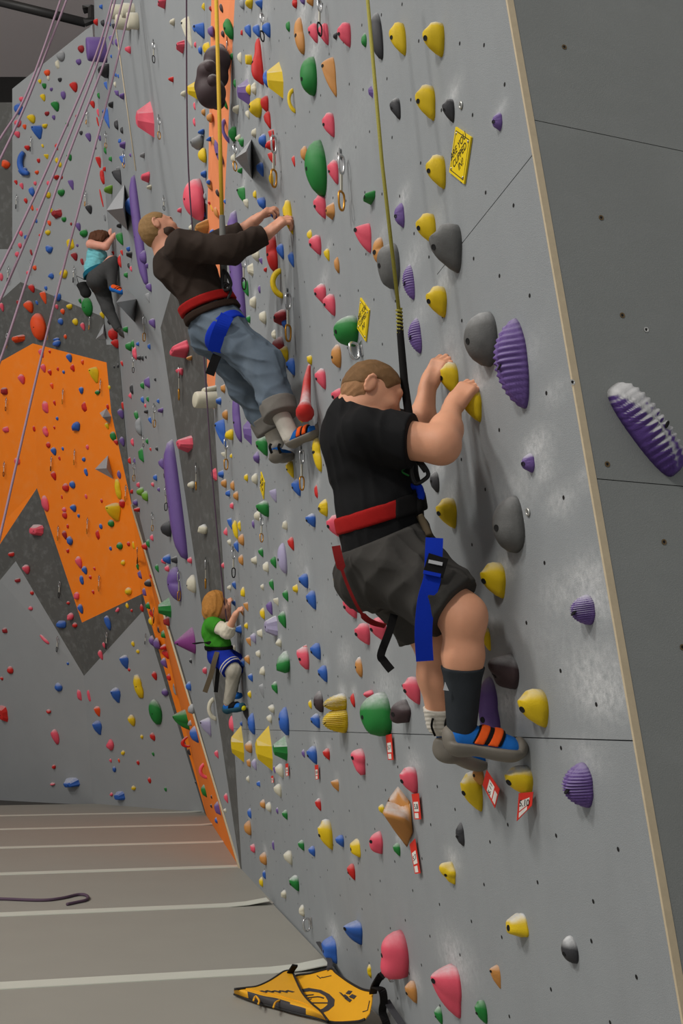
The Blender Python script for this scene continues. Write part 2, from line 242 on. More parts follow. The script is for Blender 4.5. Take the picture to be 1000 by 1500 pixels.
HOLDS = """@ 0 0 .25
275 427 38 42 o D;282 458 18 30 w B;350 467 26 28 k D;232 476 22 30 y B;258 502 28 34 g B;300 523 20 24 v D;250 572 34 48 y J;125 582 30 34 p D;108 638 55 70 b D
182 697 52 58 y J;322 622 52 68 g J;370 557 32 54 v D;430 510 50 66 r J;460 362 34 38 v D;474 286 40 48 m D;275 665 30 30 m D;314 688 22 32 v B;104 722 44 46 p D;143 742 24 32 o B
98 788 40 44 p J;215 776 70 84 b T;263 738 34 28 y B;158 866 34 34 r B;249 854 16 24 y B;225 940 22 30 r B;270 918 30 32 y T;332 940 22 36 y B;349 964 26 34 y D;404 922 34 46 g J
135 955 74 145 b KX;35 962 54 54 o B;18 595 30 60 s B;393 728 20 26 g B;448 683 16 28 m S;474 778 22 28 k D;516 803 36 58 v J;330 860 22 44 r B;355 330 52 60 s D;335 378 28 52 w X
540 612 32 50 r J;575 660 20 50 p S;572 712 18 60 r S;583 808 18 36 v B;560 864 10 24 k B;575 950 34 70 r T;610 990 20 30 r B;620 692 46 130 b T;648 614 32 40 k D;576 560 18 40 g S
618 502 24 54 b T;560 130 28 44 r D;600 135 24 46 k S;640 138 20 30 b B;664 155 24 40 k B;590 40 22 30 b B;545 205 30 36 g B;612 415 96 84 k D;650 235 30 64 v T;680 248 20 52 v S;650 330 12 24 b B
676 440 14 24 b B;690 446 14 26 b B;672 495 16 36 w B;682 546 28 36 v B;712 564 34 40 v D;748 293 38 48 p J;884 738 38 38 s D;834 910 40 34 s D;680 730 28 66 k S;712 762 20 46 k S;615 880 18 50 g S
645 930 22 36 g B;718 850 46 50 v X;700 825 20 30 b B;715 940 36 70 b T;762 908 14 26 v B;690 990 50 24 s X
@ 0 250 .25
133 5 56 50 b B;215 10 26 26 o D;330 38 36 32 r B;358 38 22 26 r D;92 68 22 32 r J;125 90 26 42 p J;205 74 20 26 p D;282 74 22 34 p B;185 122 38 60 b B;278 142 40 38 y B;358 127 44 46 g D;414 83 36 64 v T
150 175 24 38 r B;187 216 20 40 o S;219 230 14 24 p B;297 233 22 34 y B;332 252 66 62 m X;374 284 30 34 g D;288 306 24 36 o B;211 294 18 28 b B;122 368 24 36 p D;150 390 22 32 b B;280 362 34 34 y D
234 382 18 28 r J;116 438 24 34 p D;100 490 28 36 p D;182 478 18 40 m S;288 460 46 50 b B;456 328 34 56 v J;490 366 50 50 g D;412 430 48 76 y X;434 503 42 54 m J;480 532 22 44 m S;452 438 16 20 v B
519 226 42 60 k J;416 312 14 22 m B;298 615 36 40 b B;202 568 26 32 o D;164 600 24 30 p D;372 604 50 54 y B;6 622 28 50 p D;10 800 28 54 p J;184 690 40 54 r J;268 688 20 30 b D;252 744 42 78 o T
166 798 62 76 o J;224 914 96 160 o D;338 740 42 48 b B;406 796 38 34 y D;330 798 24 32 p J;366 825 28 36 o D;440 885 36 44 y D;354 883 34 42 b D;484 914 30 50 p J;598 846 30 46 y J;510 798 68 112 g D
468 762 20 34 g B;215 774 18 28 b B;105 775 22 36 m B;382 972 20 30 o B;108 985 80 50 o X;330 990 40 26 b D
635 110 66 56 e D;700 400 46 80 g J;710 262 44 40 k D;696 322 36 34 k D;683 35 60 100 k T;600 35 34 92 r S;755 210 50 110 b D;594 160 26 110 r S;612 275 18 40 s B
820 383 40 64 v D;836 505 46 80 v D;858 556 20 34 v B;870 685 38 54 v J;862 745 30 60 s T;890 895 42 60 v J;853 38 70 66 p X;873 98 32 32 w D;660 482 18 26 r B;712 480 18 36 r B;700 530 24 80 r S
750 460 24 34 b B;756 492 38 44 k X;752 555 16 40 k S;766 575 16 36 p S;736 610 26 36 g B;734 930 32 40 g D;664 958 64 76 r D;640 885 26 36 k B
@ 0 500 .25
118 4 70 40 o D;332 12 50 40 b B;240 70 34 56 p J;290 60 16 22 r B;404 98 38 54 b J;424 156 28 44 r B;482 122 18 30 o B;252 158 34 52 p J;290 183 26 36 r J;338 162 16 24 r B;372 180 18 24 b B
548 198 64 98 y T;124 222 44 60 p J;24 292 44 44 m X;302 262 22 38 o J;475 287 30 42 b B;570 299 32 28 g D;318 362 18 34 r J;265 386 40 72 p X;493 384 34 62 r X;334 452 18 24 b D;444 498 52 58 b B
33 517 40 38 p X;199 512 18 34 r S;266 528 38 64 p S;317 506 14 22 r B;282 607 28 36 r D;313 645 36 50 b J;367 629 16 24 b D;511 620 20 30 p D;347 685 16 28 r B;490 691 24 28 b D;313 789 34 54 r J
503 766 26 48 b S;384 856 42 50 r D;423 840 38 46 b D;100 702 36 40 p X;362 912 12 24 r S;503 910 18 30 p B;595 935 16 26 r B;428 978 40 46 b J;264 950 48 96 p D;375 986 28 30 p D
630 384 18 34 r B;626 496 28 40 y J;662 556 40 56 g D;678 590 28 34 r B;697 780 26 50 v D;692 865 44 120 y S;662 1000 96 110 y T;715 950 36 50 r B;770 880 20 30 r B;792 945 30 40 v B
676 14 56 56 r J;752 30 40 56 g D;775 15 24 50 g B;788 70 30 80 p S;805 15 20 28 b D;872 30 20 36 b D;812 96 26 30 k D;832 98 20 34 k D;853 92 12 22 k B;713 130 18 36 r B;690 142 14 24 k B;668 150 12 16 k B
770 280 24 64 k S;760 318 22 36 p B;640 270 16 26 y B;832 258 26 44 g D;860 240 38 70 v X;908 224 14 22 k B;833 342 22 42 b D;864 338 18 36 g D;850 376 14 28 p B;855 412 36 26 k X;925 350 18 30 b B;940 404 38 34 v X
720 378 22 50 r S;706 425 40 62 v J;877 462 22 42 b J;797 435 30 60 g B;810 500 44 110 s S;714 588 34 60 v J;774 590 22 50 p S;860 584 18 36 g D;826 665 36 90 g X;880 632 14 24 r B;917 628 18 28 k D
757 698 20 42 r S;787 700 14 40 v S;945 720 40 68 v J;972 785 32 60 k X;908 798 26 40 b D;820 880 46 54 e D;848 906 40 64 e D;808 840 22 34 p B;893 838 20 30 p B;928 868 18 26 v B;800 985 40 30 r B
@ 0 750 .25
213 106 86 66 p X;378 18 32 44 r D;460 22 18 24 b B;396 84 16 26 r B;590 84 22 32 b D;650 66 40 44 g D;572 134 28 62 r X;377 136 32 54 m J;408 168 40 54 b B;396 228 20 26 r B;700 198 40 44 g D
752 187 22 28 r D;647 213 18 26 b D;720 296 28 32 y D;460 296 44 72 p J;494 342 36 50 b J;478 398 28 54 b S;552 332 16 22 r B;528 382 18 24 r B;544 469 18 26 r B;752 464 44 46 y D;448 490 34 46 p B
470 568 36 58 b J;399 532 22 22 r D;412 612 42 46 p B;438 662 32 32 r D;358 658 60 46 b X;65 248 38 28 r X;152 336 48 56 p J;102 400 36 28 m X;187 473 24 28 r D;178 563 28 26 p B;28 694 34 34 m X
262 746 50 88 p S 45;60 925 40 48 r D;397 887 16 20 b D;630 650 44 88 b B;588 838 32 60 p J;608 780 20 36 p B;687 572 26 28 p B;744 548 20 34 y D;770 577 16 20 r B;778 772 22 34 y D;807 816 22 26 y D
726 878 56 82 b T;756 923 18 24 r B;904 960 34 54 r J;830 562 24 48 r B;10 975 20 24 r B;845 200 36 46 r D;865 184 24 50 g D;782 195 18 44 y S;806 320 20 40 g B;818 368 28 54 v X;865 415 44 48 k D
884 374 20 34 r B;845 468 26 48 v B;866 548 30 44 g D;885 592 26 46 r B;882 640 28 52 y D;905 425 16 40 r B;928 690 16 40 k S;958 715 34 50 g B;890 755 40 66 v B;918 770 44 70 v D;955 790 40 36 r B;968 830 44 64 r B
960 885 44 62 v J;988 968 28 44 r B;888 150 22 40 p D;918 330 26 50 g J
@ 0 1000 .35
245 18 34 38 b D;332 53 22 48 p X;372 55 18 50 p X;13 130 44 70 r X;203 120 22 20 r B;230 226 38 66 p B;225 352 18 20 r B;220 424 22 14 p D;300 418 72 42 b X;406 120 28 46 o T;483 52 44 66 b T;406 188 42 62 b T
460 260 34 50 p B;579 15 46 100 y S;650 122 58 108 g D;550 158 34 50 y J;593 226 14 20 y B;638 226 24 36 r B;514 293 18 22 y B;497 326 10 20 o B;462 326 12 18 p B;577 334 14 22 r B;640 298 12 20 g B
478 362 16 26 b B;625 408 16 28 r B;559 440 20 22 y B;692 446 12 20 g B;500 473 48 38 b X;465 467 16 18 p B;690 40 30 34 v D;730 28 16 50 s S;760 155 80 90 g T;800 110 30 44 s B;795 168 22 26 s B
815 215 46 74 b D;788 14 24 40 b D;775 248 40 48 r K;790 290 16 32 k B;850 368 40 70 p K;855 452 30 56 g D;820 418 12 18 k B;885 478 10 18 k B;884 516 12 20 k B;912 525 34 64 v X;905 575 16 30 b B
940 536 14 22 w B;945 484 20 44 p J;905 300 20 36 p J;858 580 40 36 r X;885 110 40 100 w K;860 185 50 80 l T;970 170 28 70 p B
@ 180 0 .25
280 465 34 36 r B;288 130 34 46 w D;340 275 84 70 p X;372 190 70 190 w T;422 262 16 36 p B;232 18 116 56 p X;352 550 32 40 w D;408 530 64 110 y F;418 622 16 50 p S;416 715 18 54 p S;470 658 26 44 t D
505 690 36 60 t D;455 772 36 36 b B;500 815 30 30 b B;530 830 28 70 t D;430 835 72 90 s D;462 910 50 90 y D;445 180 70 100 b T;415 165 20 50 b B;512 185 36 70 v D;450 295 24 50 b B;490 290 50 90 y B
470 40 24 50 y B;510 50 18 36 m B;575 48 26 56 n D;616 170 64 126 g D;584 198 24 44 n B;638 332 32 50 g D;596 612 32 60 g J;605 770 66 155 v K;640 785 50 90 g B;560 890 56 155 v S;653 488 18 54 g S
695 25 34 60 s B;738 20 48 68 y D;795 25 46 60 b T;694 190 16 36 r B;730 182 42 82 b J;780 182 46 82 b J;838 178 54 94 b J;682 340 30 70 w B;735 350 44 62 y C;835 460 36 105 b S;890 470 100 220 y F;965 155 28 66 g D
705 540 80 160 v F;733 525 32 66 y D;764 520 36 76 w S;775 632 80 120 y D;828 610 50 100 r B;845 705 46 110 r J;660 642 40 56 w X;728 672 28 54 w B;672 810 34 50 w B;690 832 36 60 g B;765 780 32 60 w X
815 825 48 84 b D;868 800 40 90 r T;860 850 60 70 r B;870 930 50 90 r T;702 922 58 64 w D;642 930 26 52 w D;985 590 50 150 y K
@ 330 140 .12
420 905 98 185 b J;175 915 66 80 g B;555 1020 60 160 y D;828 800 50 140 r B;960 715 85 190 t D;190 1215 115 230 g T;355 1205 50 100 y B;245 1300 70 80 w B
@ 180 250 .25
412 170 126 250 p D;810 192 54 76 b B;718 192 34 56 w B;880 260 50 60 b B;965 275 66 210 y J;505 80 34 70 t D;498 68 24 30 b B;470 20 34 46 b D;552 130 24 46 n D;518 215 16 50 y S;503 190 16 24 r B;545 245 30 64 t D
595 180 14 30 b B;398 335 28 40 w D;478 150 18 44 s S;520 360 30 36 b B;540 365 20 30 y B;458 240 18 44 p B;475 255 20 36 b B;605 335 20 36 y D;330 232 28 32 p B;200 525 34 38 p B;920 475 48 96 b J;983 520 40 100 b J
775 490 50 90 w S;805 530 24 44 v T;833 580 22 30 r B;745 580 40 80 w X;690 650 30 60 t D;715 690 46 100 g J;797 695 18 48 v B;898 660 78 180 y K;760 770 42 74 w B;818 860 46 80 w B;733 870 28 48 g D;918 860 78 100 m D;942 890 32 76 b D;882 960 30 60 w S
@ 380 440 .16
170 440 120 220 m D;215 490 100 150 y B;282 610 90 170 b J;455 545 55 90 y B;285 890 40 90 b X;555 720 110 200 p J;715 885 130 165 p J;700 510 100 220 t D;790 280 235 290 g D;370 1065 50 120 y R
@ 380 580 .14
315 770 90 190 y J;380 960 105 190 b J;600 610 110 380 y S;590 1000 45 160 r X;660 1170 110 190 y R
@ 180 500 .25
330 45 130 110 p X;388 98 36 30 t B;330 178 46 46 p J;398 840 44 44 w D;360 602 100 100 p X;585 278 30 56 t X;610 205 36 70 t T;560 350 34 50 b X;597 430 36 64 t D;668 440 60 310 v S;728 530 54 160 v F;570 540 70 170 b T;622 546 52 66 y D
585 665 26 36 w T;632 670 16 30 y B;706 286 14 34 v B;727 338 16 32 v B;798 520 38 40 w D;812 615 74 120 g J;780 680 40 72 v B;533 780 36 76 p X;573 778 36 50 b X;590 832 36 54 t D;640 845 28 60 t D;660 905 34 56 t D
613 890 30 44 b X;720 798 26 46 y D;770 805 40 66 w D;878 905 46 84 l T;636 962 24 40 p B
@ 320 680 .16
400 410 125 155 g J;355 470 70 100 w D;605 560 55 90 w B;315 550 28 80 v B;100 545 50 110 b T;62 615 40 80 p B;150 600 60 180 y B;188 565 35 100 y S;205 690 60 110 t D;95 715 40 60 w B;160 755 50 110 b J;203 875 50 100 t D
322 880 60 80 w X;385 810 52 90 g J;500 900 60 110 g J;430 940 60 100 w B;42 925 40 60 p D;582 860 95 290 l D;660 730 65 130 r J;840 515 100 130 b J
@ 180 750 .25
252 98 66 96 k D;255 275 50 60 b B;300 280 40 46 k X;237 285 30 40 p D;257 330 30 40 p D;390 282 30 40 p D;400 420 60 110 w D;465 100 60 60 w B;478 928 28 44 p B;395 872 18 30 k D;255 640 40 60 m X
@ 320 840 .16
95 130 40 50 w D;140 108 42 80 b J;220 168 44 95 y B;135 272 40 60 b J;248 305 50 90 t T;205 345 45 90 t T;120 440 30 50 t B;180 510 65 85 b X;250 478 38 60 y D;272 625 50 90 t T;315 595 60 100 l J;398 125 36 60 w B
482 105 50 110 g J;610 205 60 110 g J;700 138 55 85 y X;522 260 55 80 w T;463 320 65 130 v J;400 365 50 110 y D;375 548 55 80 w X;478 480 130 190 l X;580 425 80 160 g J;548 635 60 80 w B;590 810 130 210 g B
132 690 48 70 w B;360 735 48 70 w B;398 890 55 85 w B;215 815 45 80 b D;260 790 55 90 t J;290 955 50 80 b J;775 70 95 140 b J;845 245 100 180 b J;770 770 120 220 p B;790 690 50 80 r B;885 715 105 160 b J;950 920 95 160 b J
@ 230 980 .25
540 148 24 46 y D;610 130 34 90 s T;687 110 40 74 g J;668 232 40 50 w B;655 290 36 50 w B;742 305 64 170 b B;535 455 46 76 t D;720 465 90 150 g F;625 465 105 270 y F;470 440 80 220 y F;552 320 46 130 b B;518 265 40 100 k T;492 320 16 34 b B;438 320 40 100 p B;535 550 26 50 t B
567 560 34 70 l J;530 645 22 42 w B;592 672 24 36 b X;685 590 16 46 v B;715 597 54 86 w J;705 712 50 80 w J;617 790 34 56 t D;652 808 36 60 w D;702 830 16 40 v B;747 855 36 60 g J;540 845 26 64 b D;530 930 46 90 t D
855 495 22 52 v B;905 505 66 110 b J;990 500 46 72 r J;942 795 40 76 r J;925 305 60 90 b J;945 190 62 130 n D;895 207 24 54 y D;400 760 28 60 p J;348 502 24 44 p J
@ 320 1180 .3
166 208 26 46 p B;217 258 38 66 t D;266 195 14 50 v B;222 337 18 44 b B;207 372 22 50 y D;338 256 46 74 w J;402 195 34 54 g J;454 224 36 54 b J;368 380 52 82 g J;317 432 28 44 w B;405 512 30 60 w S;520 143 78 155 y J;590 174 46 62 b J
667 208 56 96 y X;768 180 70 115 p B;868 216 40 68 g J;646 325 44 84 r J;655 620 96 125 b T;540 705 80 140 b X;735 808 24 70 y S;858 728 142 245 p B;938 912 64 115 t J
@ 420 960 .4
240 165 20 52 r B;298 142 40 32 p B;325 215 120 165 g D;415 205 80 90 n B;455 130 68 105 p J;263 42 30 76 t D;260 390 56 100 p B;175 476 32 46 t T;445 460 70 105 p J;345 562 24 36 y B;675 500 86 150 y J;848 460 108 115 y J;700 440 45 70 t D
740 200 85 250 v S;792 60 118 130 n B;900 195 118 145 y J;633 655 36 90 k R
@ 560 1180 .4
237 248 64 88 y B;493 438 88 92 y X;685 527 68 106 k D;412 628 44 92 t T;232 680 116 205 p T;360 757 50 90 g J;204 770 34 70 g J
@ 420 0 .28
65 188 60 200 t S;135 175 56 110 p J;190 180 60 120 p J;298 183 75 135 p J;252 188 26 42 k D;402 210 32 76 g D;468 190 75 250 k D;578 205 95 180 y J;765 208 120 190 y J;112 400 92 210 g D;220 405 85 215 t T;437 482 30 72 v F
565 570 62 120 k J;722 538 110 195 y J;843 580 70 130 k J;216 655 70 135 p J;150 880 120 300 g D;240 902 62 135 p J;88 805 40 84 t D;777 900 110 185 y J;40 15 30 60 r S;80 5 30 40 v B;120 10 40 50 t J
@ 600 0 .4
318 445 42 70 v R
@ 420 270 .28
170 118 70 130 p J;226 140 52 95 t X;117 265 30 60 y B;146 318 70 110 p J;207 370 34 70 y J;260 422 32 86 t B;395 283 95 160 p T;478 350 66 150 t S;530 430 125 245 k2 D;586 163 60 135 v R;635 512 70 190 v R;668 792 78 190 v R
725 232 110 165 y J;828 335 178 265 k2 J;780 615 115 170 y J;172 575 68 115 p J;220 632 70 120 p J;430 70 80 80 g X
@ 660 400 .34
128 285 150 240 k2 D;258 390 160 395 v R;330 818 64 86 v R;
@ 660 700 .34
248 200 145 250 k2 D;180 443 115 160 y J;148 694 50 110 y J;565 568 115 135 v R
@ 0 0 1
944 629 92 160 vw Q 38;141 73 32 38 v C;203 338 28 165 v P;346 390 29 166 v P;257 732 36 178 v P;255 855 22 52 v S;303 585 44 26 w C;309 571 34 15 w C;296 333 28 26 t X;241 890 20 30 g F;271 938 32 40 q N;377 90 19 70 r Z;398 371 18 58 r S;212 175 28 54 p F;172 18 22 24 w C;187 16 22 24 w C;194 31 20 26 w C;180 33 24 24 w C
636 706 15 32 k D;653 752 32 46 y J;845 1150 48 68 v R;656 555 31 50 y J;690 594 31 50 y J;497 853 20 28 y J;512 889 22 36 p J;530 929 24 33 p J;553 922 26 36 p J;489 771 24 34 p J;490 1029 36 28 y R;490 1054 39 40 y R
"""
rows = []
for blk in HOLDS.strip().split('@')[1:]:
    ln = blk.strip().split('\n'); x0, y0, s = map(float, ln[0].split())
    for r in ';'.join(ln[1:]).split(';'):
        q = r.split(); 
        if len(q) < 6: continue
        cx, cy, w, h = [float(v) for v in q[:4]]; rows.append((x0 + cx * s, y0 + cy * s, w * s, h * s, q[4], q[5], float(q[6]) if len(q) > 6 else None))
# the same hold can be listed from two views: keep one
keep = []
for r in sorted(rows, key=lambda r: -r[2] * r[3]):
    if any(k[4] == r[4] and abs(k[0] - r[0]) < .45 * min(k[2], r[2]) + 1 and abs(k[1] - r[1]) < .45 * min(k[3], r[3]) + 1 for k in keep): continue
    keep.append(r)
rows = keep
HOLD_TOPS = [(r[0] + r[2] * .3, r[1] - r[3] * .6, max(4, r[3] * .4), RNG.uniform(.3, .8)) for r in rows if r[0] > 340 and r[2] * r[3] > 120 and RNG.random() < .45]
def lin(p, q, h): t = (h - p[1]) / (q[1] - p[1]); return p[0] + (q[0] - p[0]) * t
aT = sh(onM(742, 0)); aB = sh(onM(1000, 1500)); sA = lambda h: lin(aT, aB, h)
TOPH = sh(onM(735, -60))[1] + 1.0
TOPH = max(TOPH, Lb[0][1])
dgA = (sA(dg1[1]), dg1[1]); dgv = sh(onM(640, 402))
TT = Lb[0][1]; sv = dgv[0]
WALLP = [wall_panel([(sA(-.02), -.02), (Lb[2][0], -.02), (lin(Lb[2], Lb[1], hs), hs), (sA(hs), hs)], (0, 0, 1, 0)),
         wall_panel([(sA(hs), hs), (sv, hs), dgv, dgA], (1, 0, 1, 0)),
         wall_panel([(sv, hs), (lin(Lb[2], Lb[1], hs), hs), Lb[1], Lb[0], (sv, TT)], (1, 0, 0, 0, 0)),
         wall_panel([dgA, dgv, (sv, TT), (sA(TT), TT)], (1, 0, 0, 0))]
def P3(q, z=0): return A0 + D * q[0] + UM * q[1] + NM * z
back = [P3((sA(-.3) , -.3), -.019), P3((Lb[2][0], -.3), -.019), P3(Lb[2], -.019), P3(Lb[1], -.019), P3(Lb[0], -.019), P3((sA(Lb[0][1]), Lb[0][1]), -.019)]
meshobj('backing', back, [tuple(range(6))], M_HOLE, wm)
# plywood edge on the outer corner
e0 = P3((sA(-.3), -.3)); e1 = P3((sA(TOPH), TOPH)); RD = unit(np.array([math.sin(math.radians(71.9)), math.cos(math.radians(71.9)), 0]))
V = [e0 - D * .002, e1 - D * .002, e1 - D * .002 - NM * .019, e0 - D * .002 - NM * .019, e0 + D * .004 + NM * .0015, e1 + D * .004 + NM * .0015]
meshobj('plywood_edge', V, [(0, 1, 2, 3), (0, 4, 5, 1)], M_PLY, wm)
# dark side wall turning away from the corner, three sheets
ws = empty('wall_side', e0); tag(ws, 'dark charcoal side wall beyond the outer corner at the right edge', kind='structure')
r0 = e0 - NM * .017; ua = unit(e1 - e0); NR = unit(np.cross(ua, RD)); NR = NR if NR[1] < 0 else -NR
def onR(px, py): return hitp(px, py, r0, NR)
def rpar(P): q = P - r0; hh = q[2] / ua[2]; return (q - ua * hh) @ RD, hh
def rp(x, h): return r0 + RD * x + ua * h
j1 = [rpar(onR(790, 177)), rpar(onR(1000, 222))]; j2 = [rpar(onR(888, 703)), rpar(onR(1000, 712))]
L1h = (j1[0][1] + j1[1][1]) / 2; L2h = (j2[0][1] + j2[1][1]) / 2
for h0, h1 in ((-.1, L2h), (L2h, L1h), (L1h, TOPH)):
    slab('panel', [rp(0, h0 + .0012), rp(2.6, h0 + .0012), rp(2.6, h1 - .0012), rp(0, h1 - .0012)], -NR, .018, M_DARKR, ws)
slab('backing', [rp(0, -.3) - NR * .019, rp(2.6, -.3) - NR * .019, rp(2.6, TOPH) - NR * .019, rp(0, TOPH) - NR * .019], -NR, .01, M_HOLE, ws)
# ---------------------------------------------------------------- facets of the far walls
def facets(name, label, verts, faces, mats):
    """verts: name -> point ; faces: (material, [names])"""
    keys = list(verts); V = [verts[k] for k in keys]; Fc = []; mi = []
    for m, f in faces: Fc.append([keys.index(k) for k in f]); mi.append(m)
    o = meshobj(name, V, Fc, mats, None, False, mi)
    return tag(o, label, kind='structure')
Lv = {}
def LP(k, px, py, dd=0): P = onL(px, py); Lv[k] = CAM + (P - CAM) * ((depth(P) - dd) / depth(P)) if dd else P
def LQ(k, px, py): 
    """point left of the fold: the wall bends a little towards the hall"""
    fx = np.interp(py, [130, 365, 413, 503, 715, 990, 1177], [18, 18, 30, 48, 54, 123, 136]); LP(k, px, py, (fx - px) * .006)
LP('a', 18, 130); LP('b', 135, 36); LP('b2', 137, -40); LP('c', 140, 110); LP('d', 153, 465); LP('e', 156, 505); LP('e2', 156, 531); LP('f', 163, 605); LP('g', 193, 740); LP('h', 212, 868); LP('h2', 209, 895); LP('i', 300, 1193); LP('j', 136, 1177)
LP('K1', 173, 505); LP('K2', 181, 605); LP('k', 123, 990); LP('l', 54, 715); LP('m', 48, 503); LP('n', 30, 413); LP('o', 18, 365); LP('p', 120, 912); LP('jb', 136, 1230); LP('ib', 310, 1240)
LQ('q', 23, 822); LQ('r', -160, 985); LQ('s', -160, 930); LQ('t', -160, 620); LQ('u', -160, 560); LQ('v', -160, 365); LQ('w', -160, 150); LQ('x', -160, 1180); LQ('xb', -160, 1240); LQ('y', 18, 150)
LQ('r2', 0, 850); LQ('s2', 0, 797); LQ('t2', 0, 530); LQ('u2', 0, 440)
wallL = facets('wall_back', 'grey back wall painted with a dark and orange zigzag, behind the mats', Lv, [
    (0, ['a', 'b', 'c', 'K1', 'e', 'd', 'n', 'o']), (1, ['e', 'K1', 'K2', 'g', 'f', 'e2']), (1, ['n', 'd', 'e', 'e2', 'm']), (2, ['m', 'e2', 'f', 'g', 'h', 'p', 'l']), (1, ['l', 'p', 'h', 'h2', 'k']), (0, ['k', 'h2', 'i', 'j']),
    (1, ['w', 'y', 'o', 'v']), (0, ['v', 'o', 'n', 'u2', 'u']), (1, ['u', 'u2', 'n', 'm', 't2', 't']), (2, ['t', 't2', 'm', 'l', 's2', 's']), (1, ['s', 's2', 'l', 'k', 'q', 'r2', 'r']),
    (0, ['r', 'r2', 'q', 'k', 'j', 'x']), (0, ['x', 'j', 'jb', 'xb']), (0, ['j', 'i', 'ib', 'jb'])], [M_GREYL, M_DARK, M_ORANGE])
Gv = {}
def GP(k, px, py, off=0): Gv[k] = onG(px, py)
for k, p in dict(a=(136, -80), b=(140, 110), f=(193, 740), g=(352, 1274), h=(290, -80), i=(290, 290), j=(235, 480), l=(200, 740), m=(228, 850), n=(262, 960)).items(): GP(k, *p)
wallG = facets('wall_middle', 'receding grey climbing wall between the back wall and the dark strip', Gv,
    [(0, ['a', 'b', 'i', 'h']), (0, ['b', 'f', 'l', 'm', 'n', 'g', 'j', 'i']), (1, ['f', 'g', 'n', 'm', 'l'])], [M_GREY2, M_DARK])
# strip between the middle wall and the main wall
Fv = dict(a=Gv['h'], b=Gv['i'], c=Gv['j'], d=Gv['g'], e=P3(Lb[2]), f=P3(Lb[1]), g=P3(Lb[0]))
def FP(k, A, B, C_, px, py):
    n = unit(np.cross(B - A, C_ - A)); Fv[k] = hitp(px, py, A, n)
FP('h', Fv['c'], Fv['b'], Fv['f'], 304, 300); FP('i', Fv['c'], Fv['f'], Fv['d'], 303, 560)
t1 = (np.array([310.0, -120.0])); FP('k', Fv['b'], Fv['g'], Fv['f'], 311, -90)
wallF = facets('wall_strip', 'narrow wall strip painted dark grey and pale orange beside the main wall', Fv,
    [(0, ['a', 'b', 'h', 'k']), (2, ['k', 'h', 'i', 'f', 'g']), (1, ['b', 'c', 'i', 'h']), (1, ['c', 'd', 'e', 'f', 'i'])], [M_GREY2, M_DARK, M_ORANGE2])
# orange band under the leaning edge of the middle wall
Bv = dict(a=Gv['f'], b=Gv['g'], c=Lv['i'], d=Lv['h2'])
mid = lambda p, q, t: p + (q - p) * t
Bv['e'] = mid(Bv['d'], Bv['a'], .0); Bv['f'] = mid(Bv['c'], Bv['b'], .10); Bv['g'] = mid(Bv['d'], Bv['a'], .25)
wallB = facets('wall_band', 'narrow orange band of wall under the leaning middle wall', Bv, [(0, ['a', 'b', 'f', 'g']), (1, ['g', 'f', 'c', 'd'])], [M_ORANGE, M_DARK])
tag(tube('trim_1', [Gv['f'], mid(Gv['f'], Gv['g'], .5), Gv['g']], [.022, .02, .016], M_PLY), 'pale plywood edge between orange band and middle wall', kind='structure')
tag(tube('trim_2', [onG(168, 20) - NG * -.01, onG(200, 250) + NG * .01], .006, M_PLY), 'thin pale edge strip on the middle wall near the ceiling', kind='structure')
# ---------------------------------------------------------------- floor of mats, ceiling
fl = meshobj('floor', [(-14, -3, -.03), (5, -3, -.03), (5, 22, -.03), (-14, 22, -.03)], [(0, 1, 2, 3)], M_FLOORB); tag(fl, 'padded gym floor of wide grey mats with pale seam covers', kind='structure')
MD = np.array([math.sin(math.radians(76.6)), math.cos(math.radians(76.6)), 0]); MN = np.array([-MD[1], MD[0], 0])
seam = [(floorp(0, y) @ MN) for y in (1445, 1340.5, 1280.5, 1242, 1215, 1195)]
step = (seam[-1] - seam[0]) / 5; seam = [seam[0] - step] + [seam[0] + step * k for k in range(7)]
nB = np.array([-D[1], D[0], 0])
def clipline(c):
    """end of a seam at the foot of the walls"""
    p = MN * c
    t = ((A0 - p) @ NO) / (MD @ NO); return t + (1.1 if c > B0 @ MN - .1 else 0)      # beyond the main wall the mats run on to the orange band
for i in range(len(seam) - 1):
    a, b = seam[i] + .004, seam[i + 1] - .004; ta = clipline(a); tb = clipline(b)
    bm = bmesh.new(); P = [MN * a + MD * -8, MN * a + MD * (ta - .004), MN * b + MD * (tb - .004), MN * b + MD * -8]
    if i == 0: P = [MN * (a - 3) + MD * -8, MN * (a - 3) + MD * (clipline(a - 3) - .004)] + P[2:]
    vs_ = [bm.verts.new(tuple(p + np.array([0, 0, -.029]))) for p in P]; f = bm.faces.new(vs_)
    r = bmesh.ops.extrude_face_region(bm, geom=[f]); bmesh.ops.translate(bm, verts=[v for v in r['geom'] if isinstance(v, bmesh.types.BMVert)], vec=(0, 0, .029))
    bmesh.ops.recalc_face_normals(bm, faces=bm.faces)
    bmesh.ops.bevel(bm, geom=[e for e in bm.edges if all(abs(v.co.z) < .001 for v in e.verts)], offset=.008, segments=2, affect='EDGES')
    bmobj('mat', bm, M_FLOOR, fl)
for c in seam[1:7]:
    t1 = clipline(c) - (.05 if c < B0 @ MN - .1 else .75); pts = [MN * c + MD * (t1 * k + -8 * (1 - k)) + np.array([0, 0, .003 + (.03 * max(0, (k - .965) / .035) ** 2)]) for k in np.linspace(0, 1, 60)]
    ribbon('seam_cover', pts, MN, .15, .005, M_TAPE, fl)
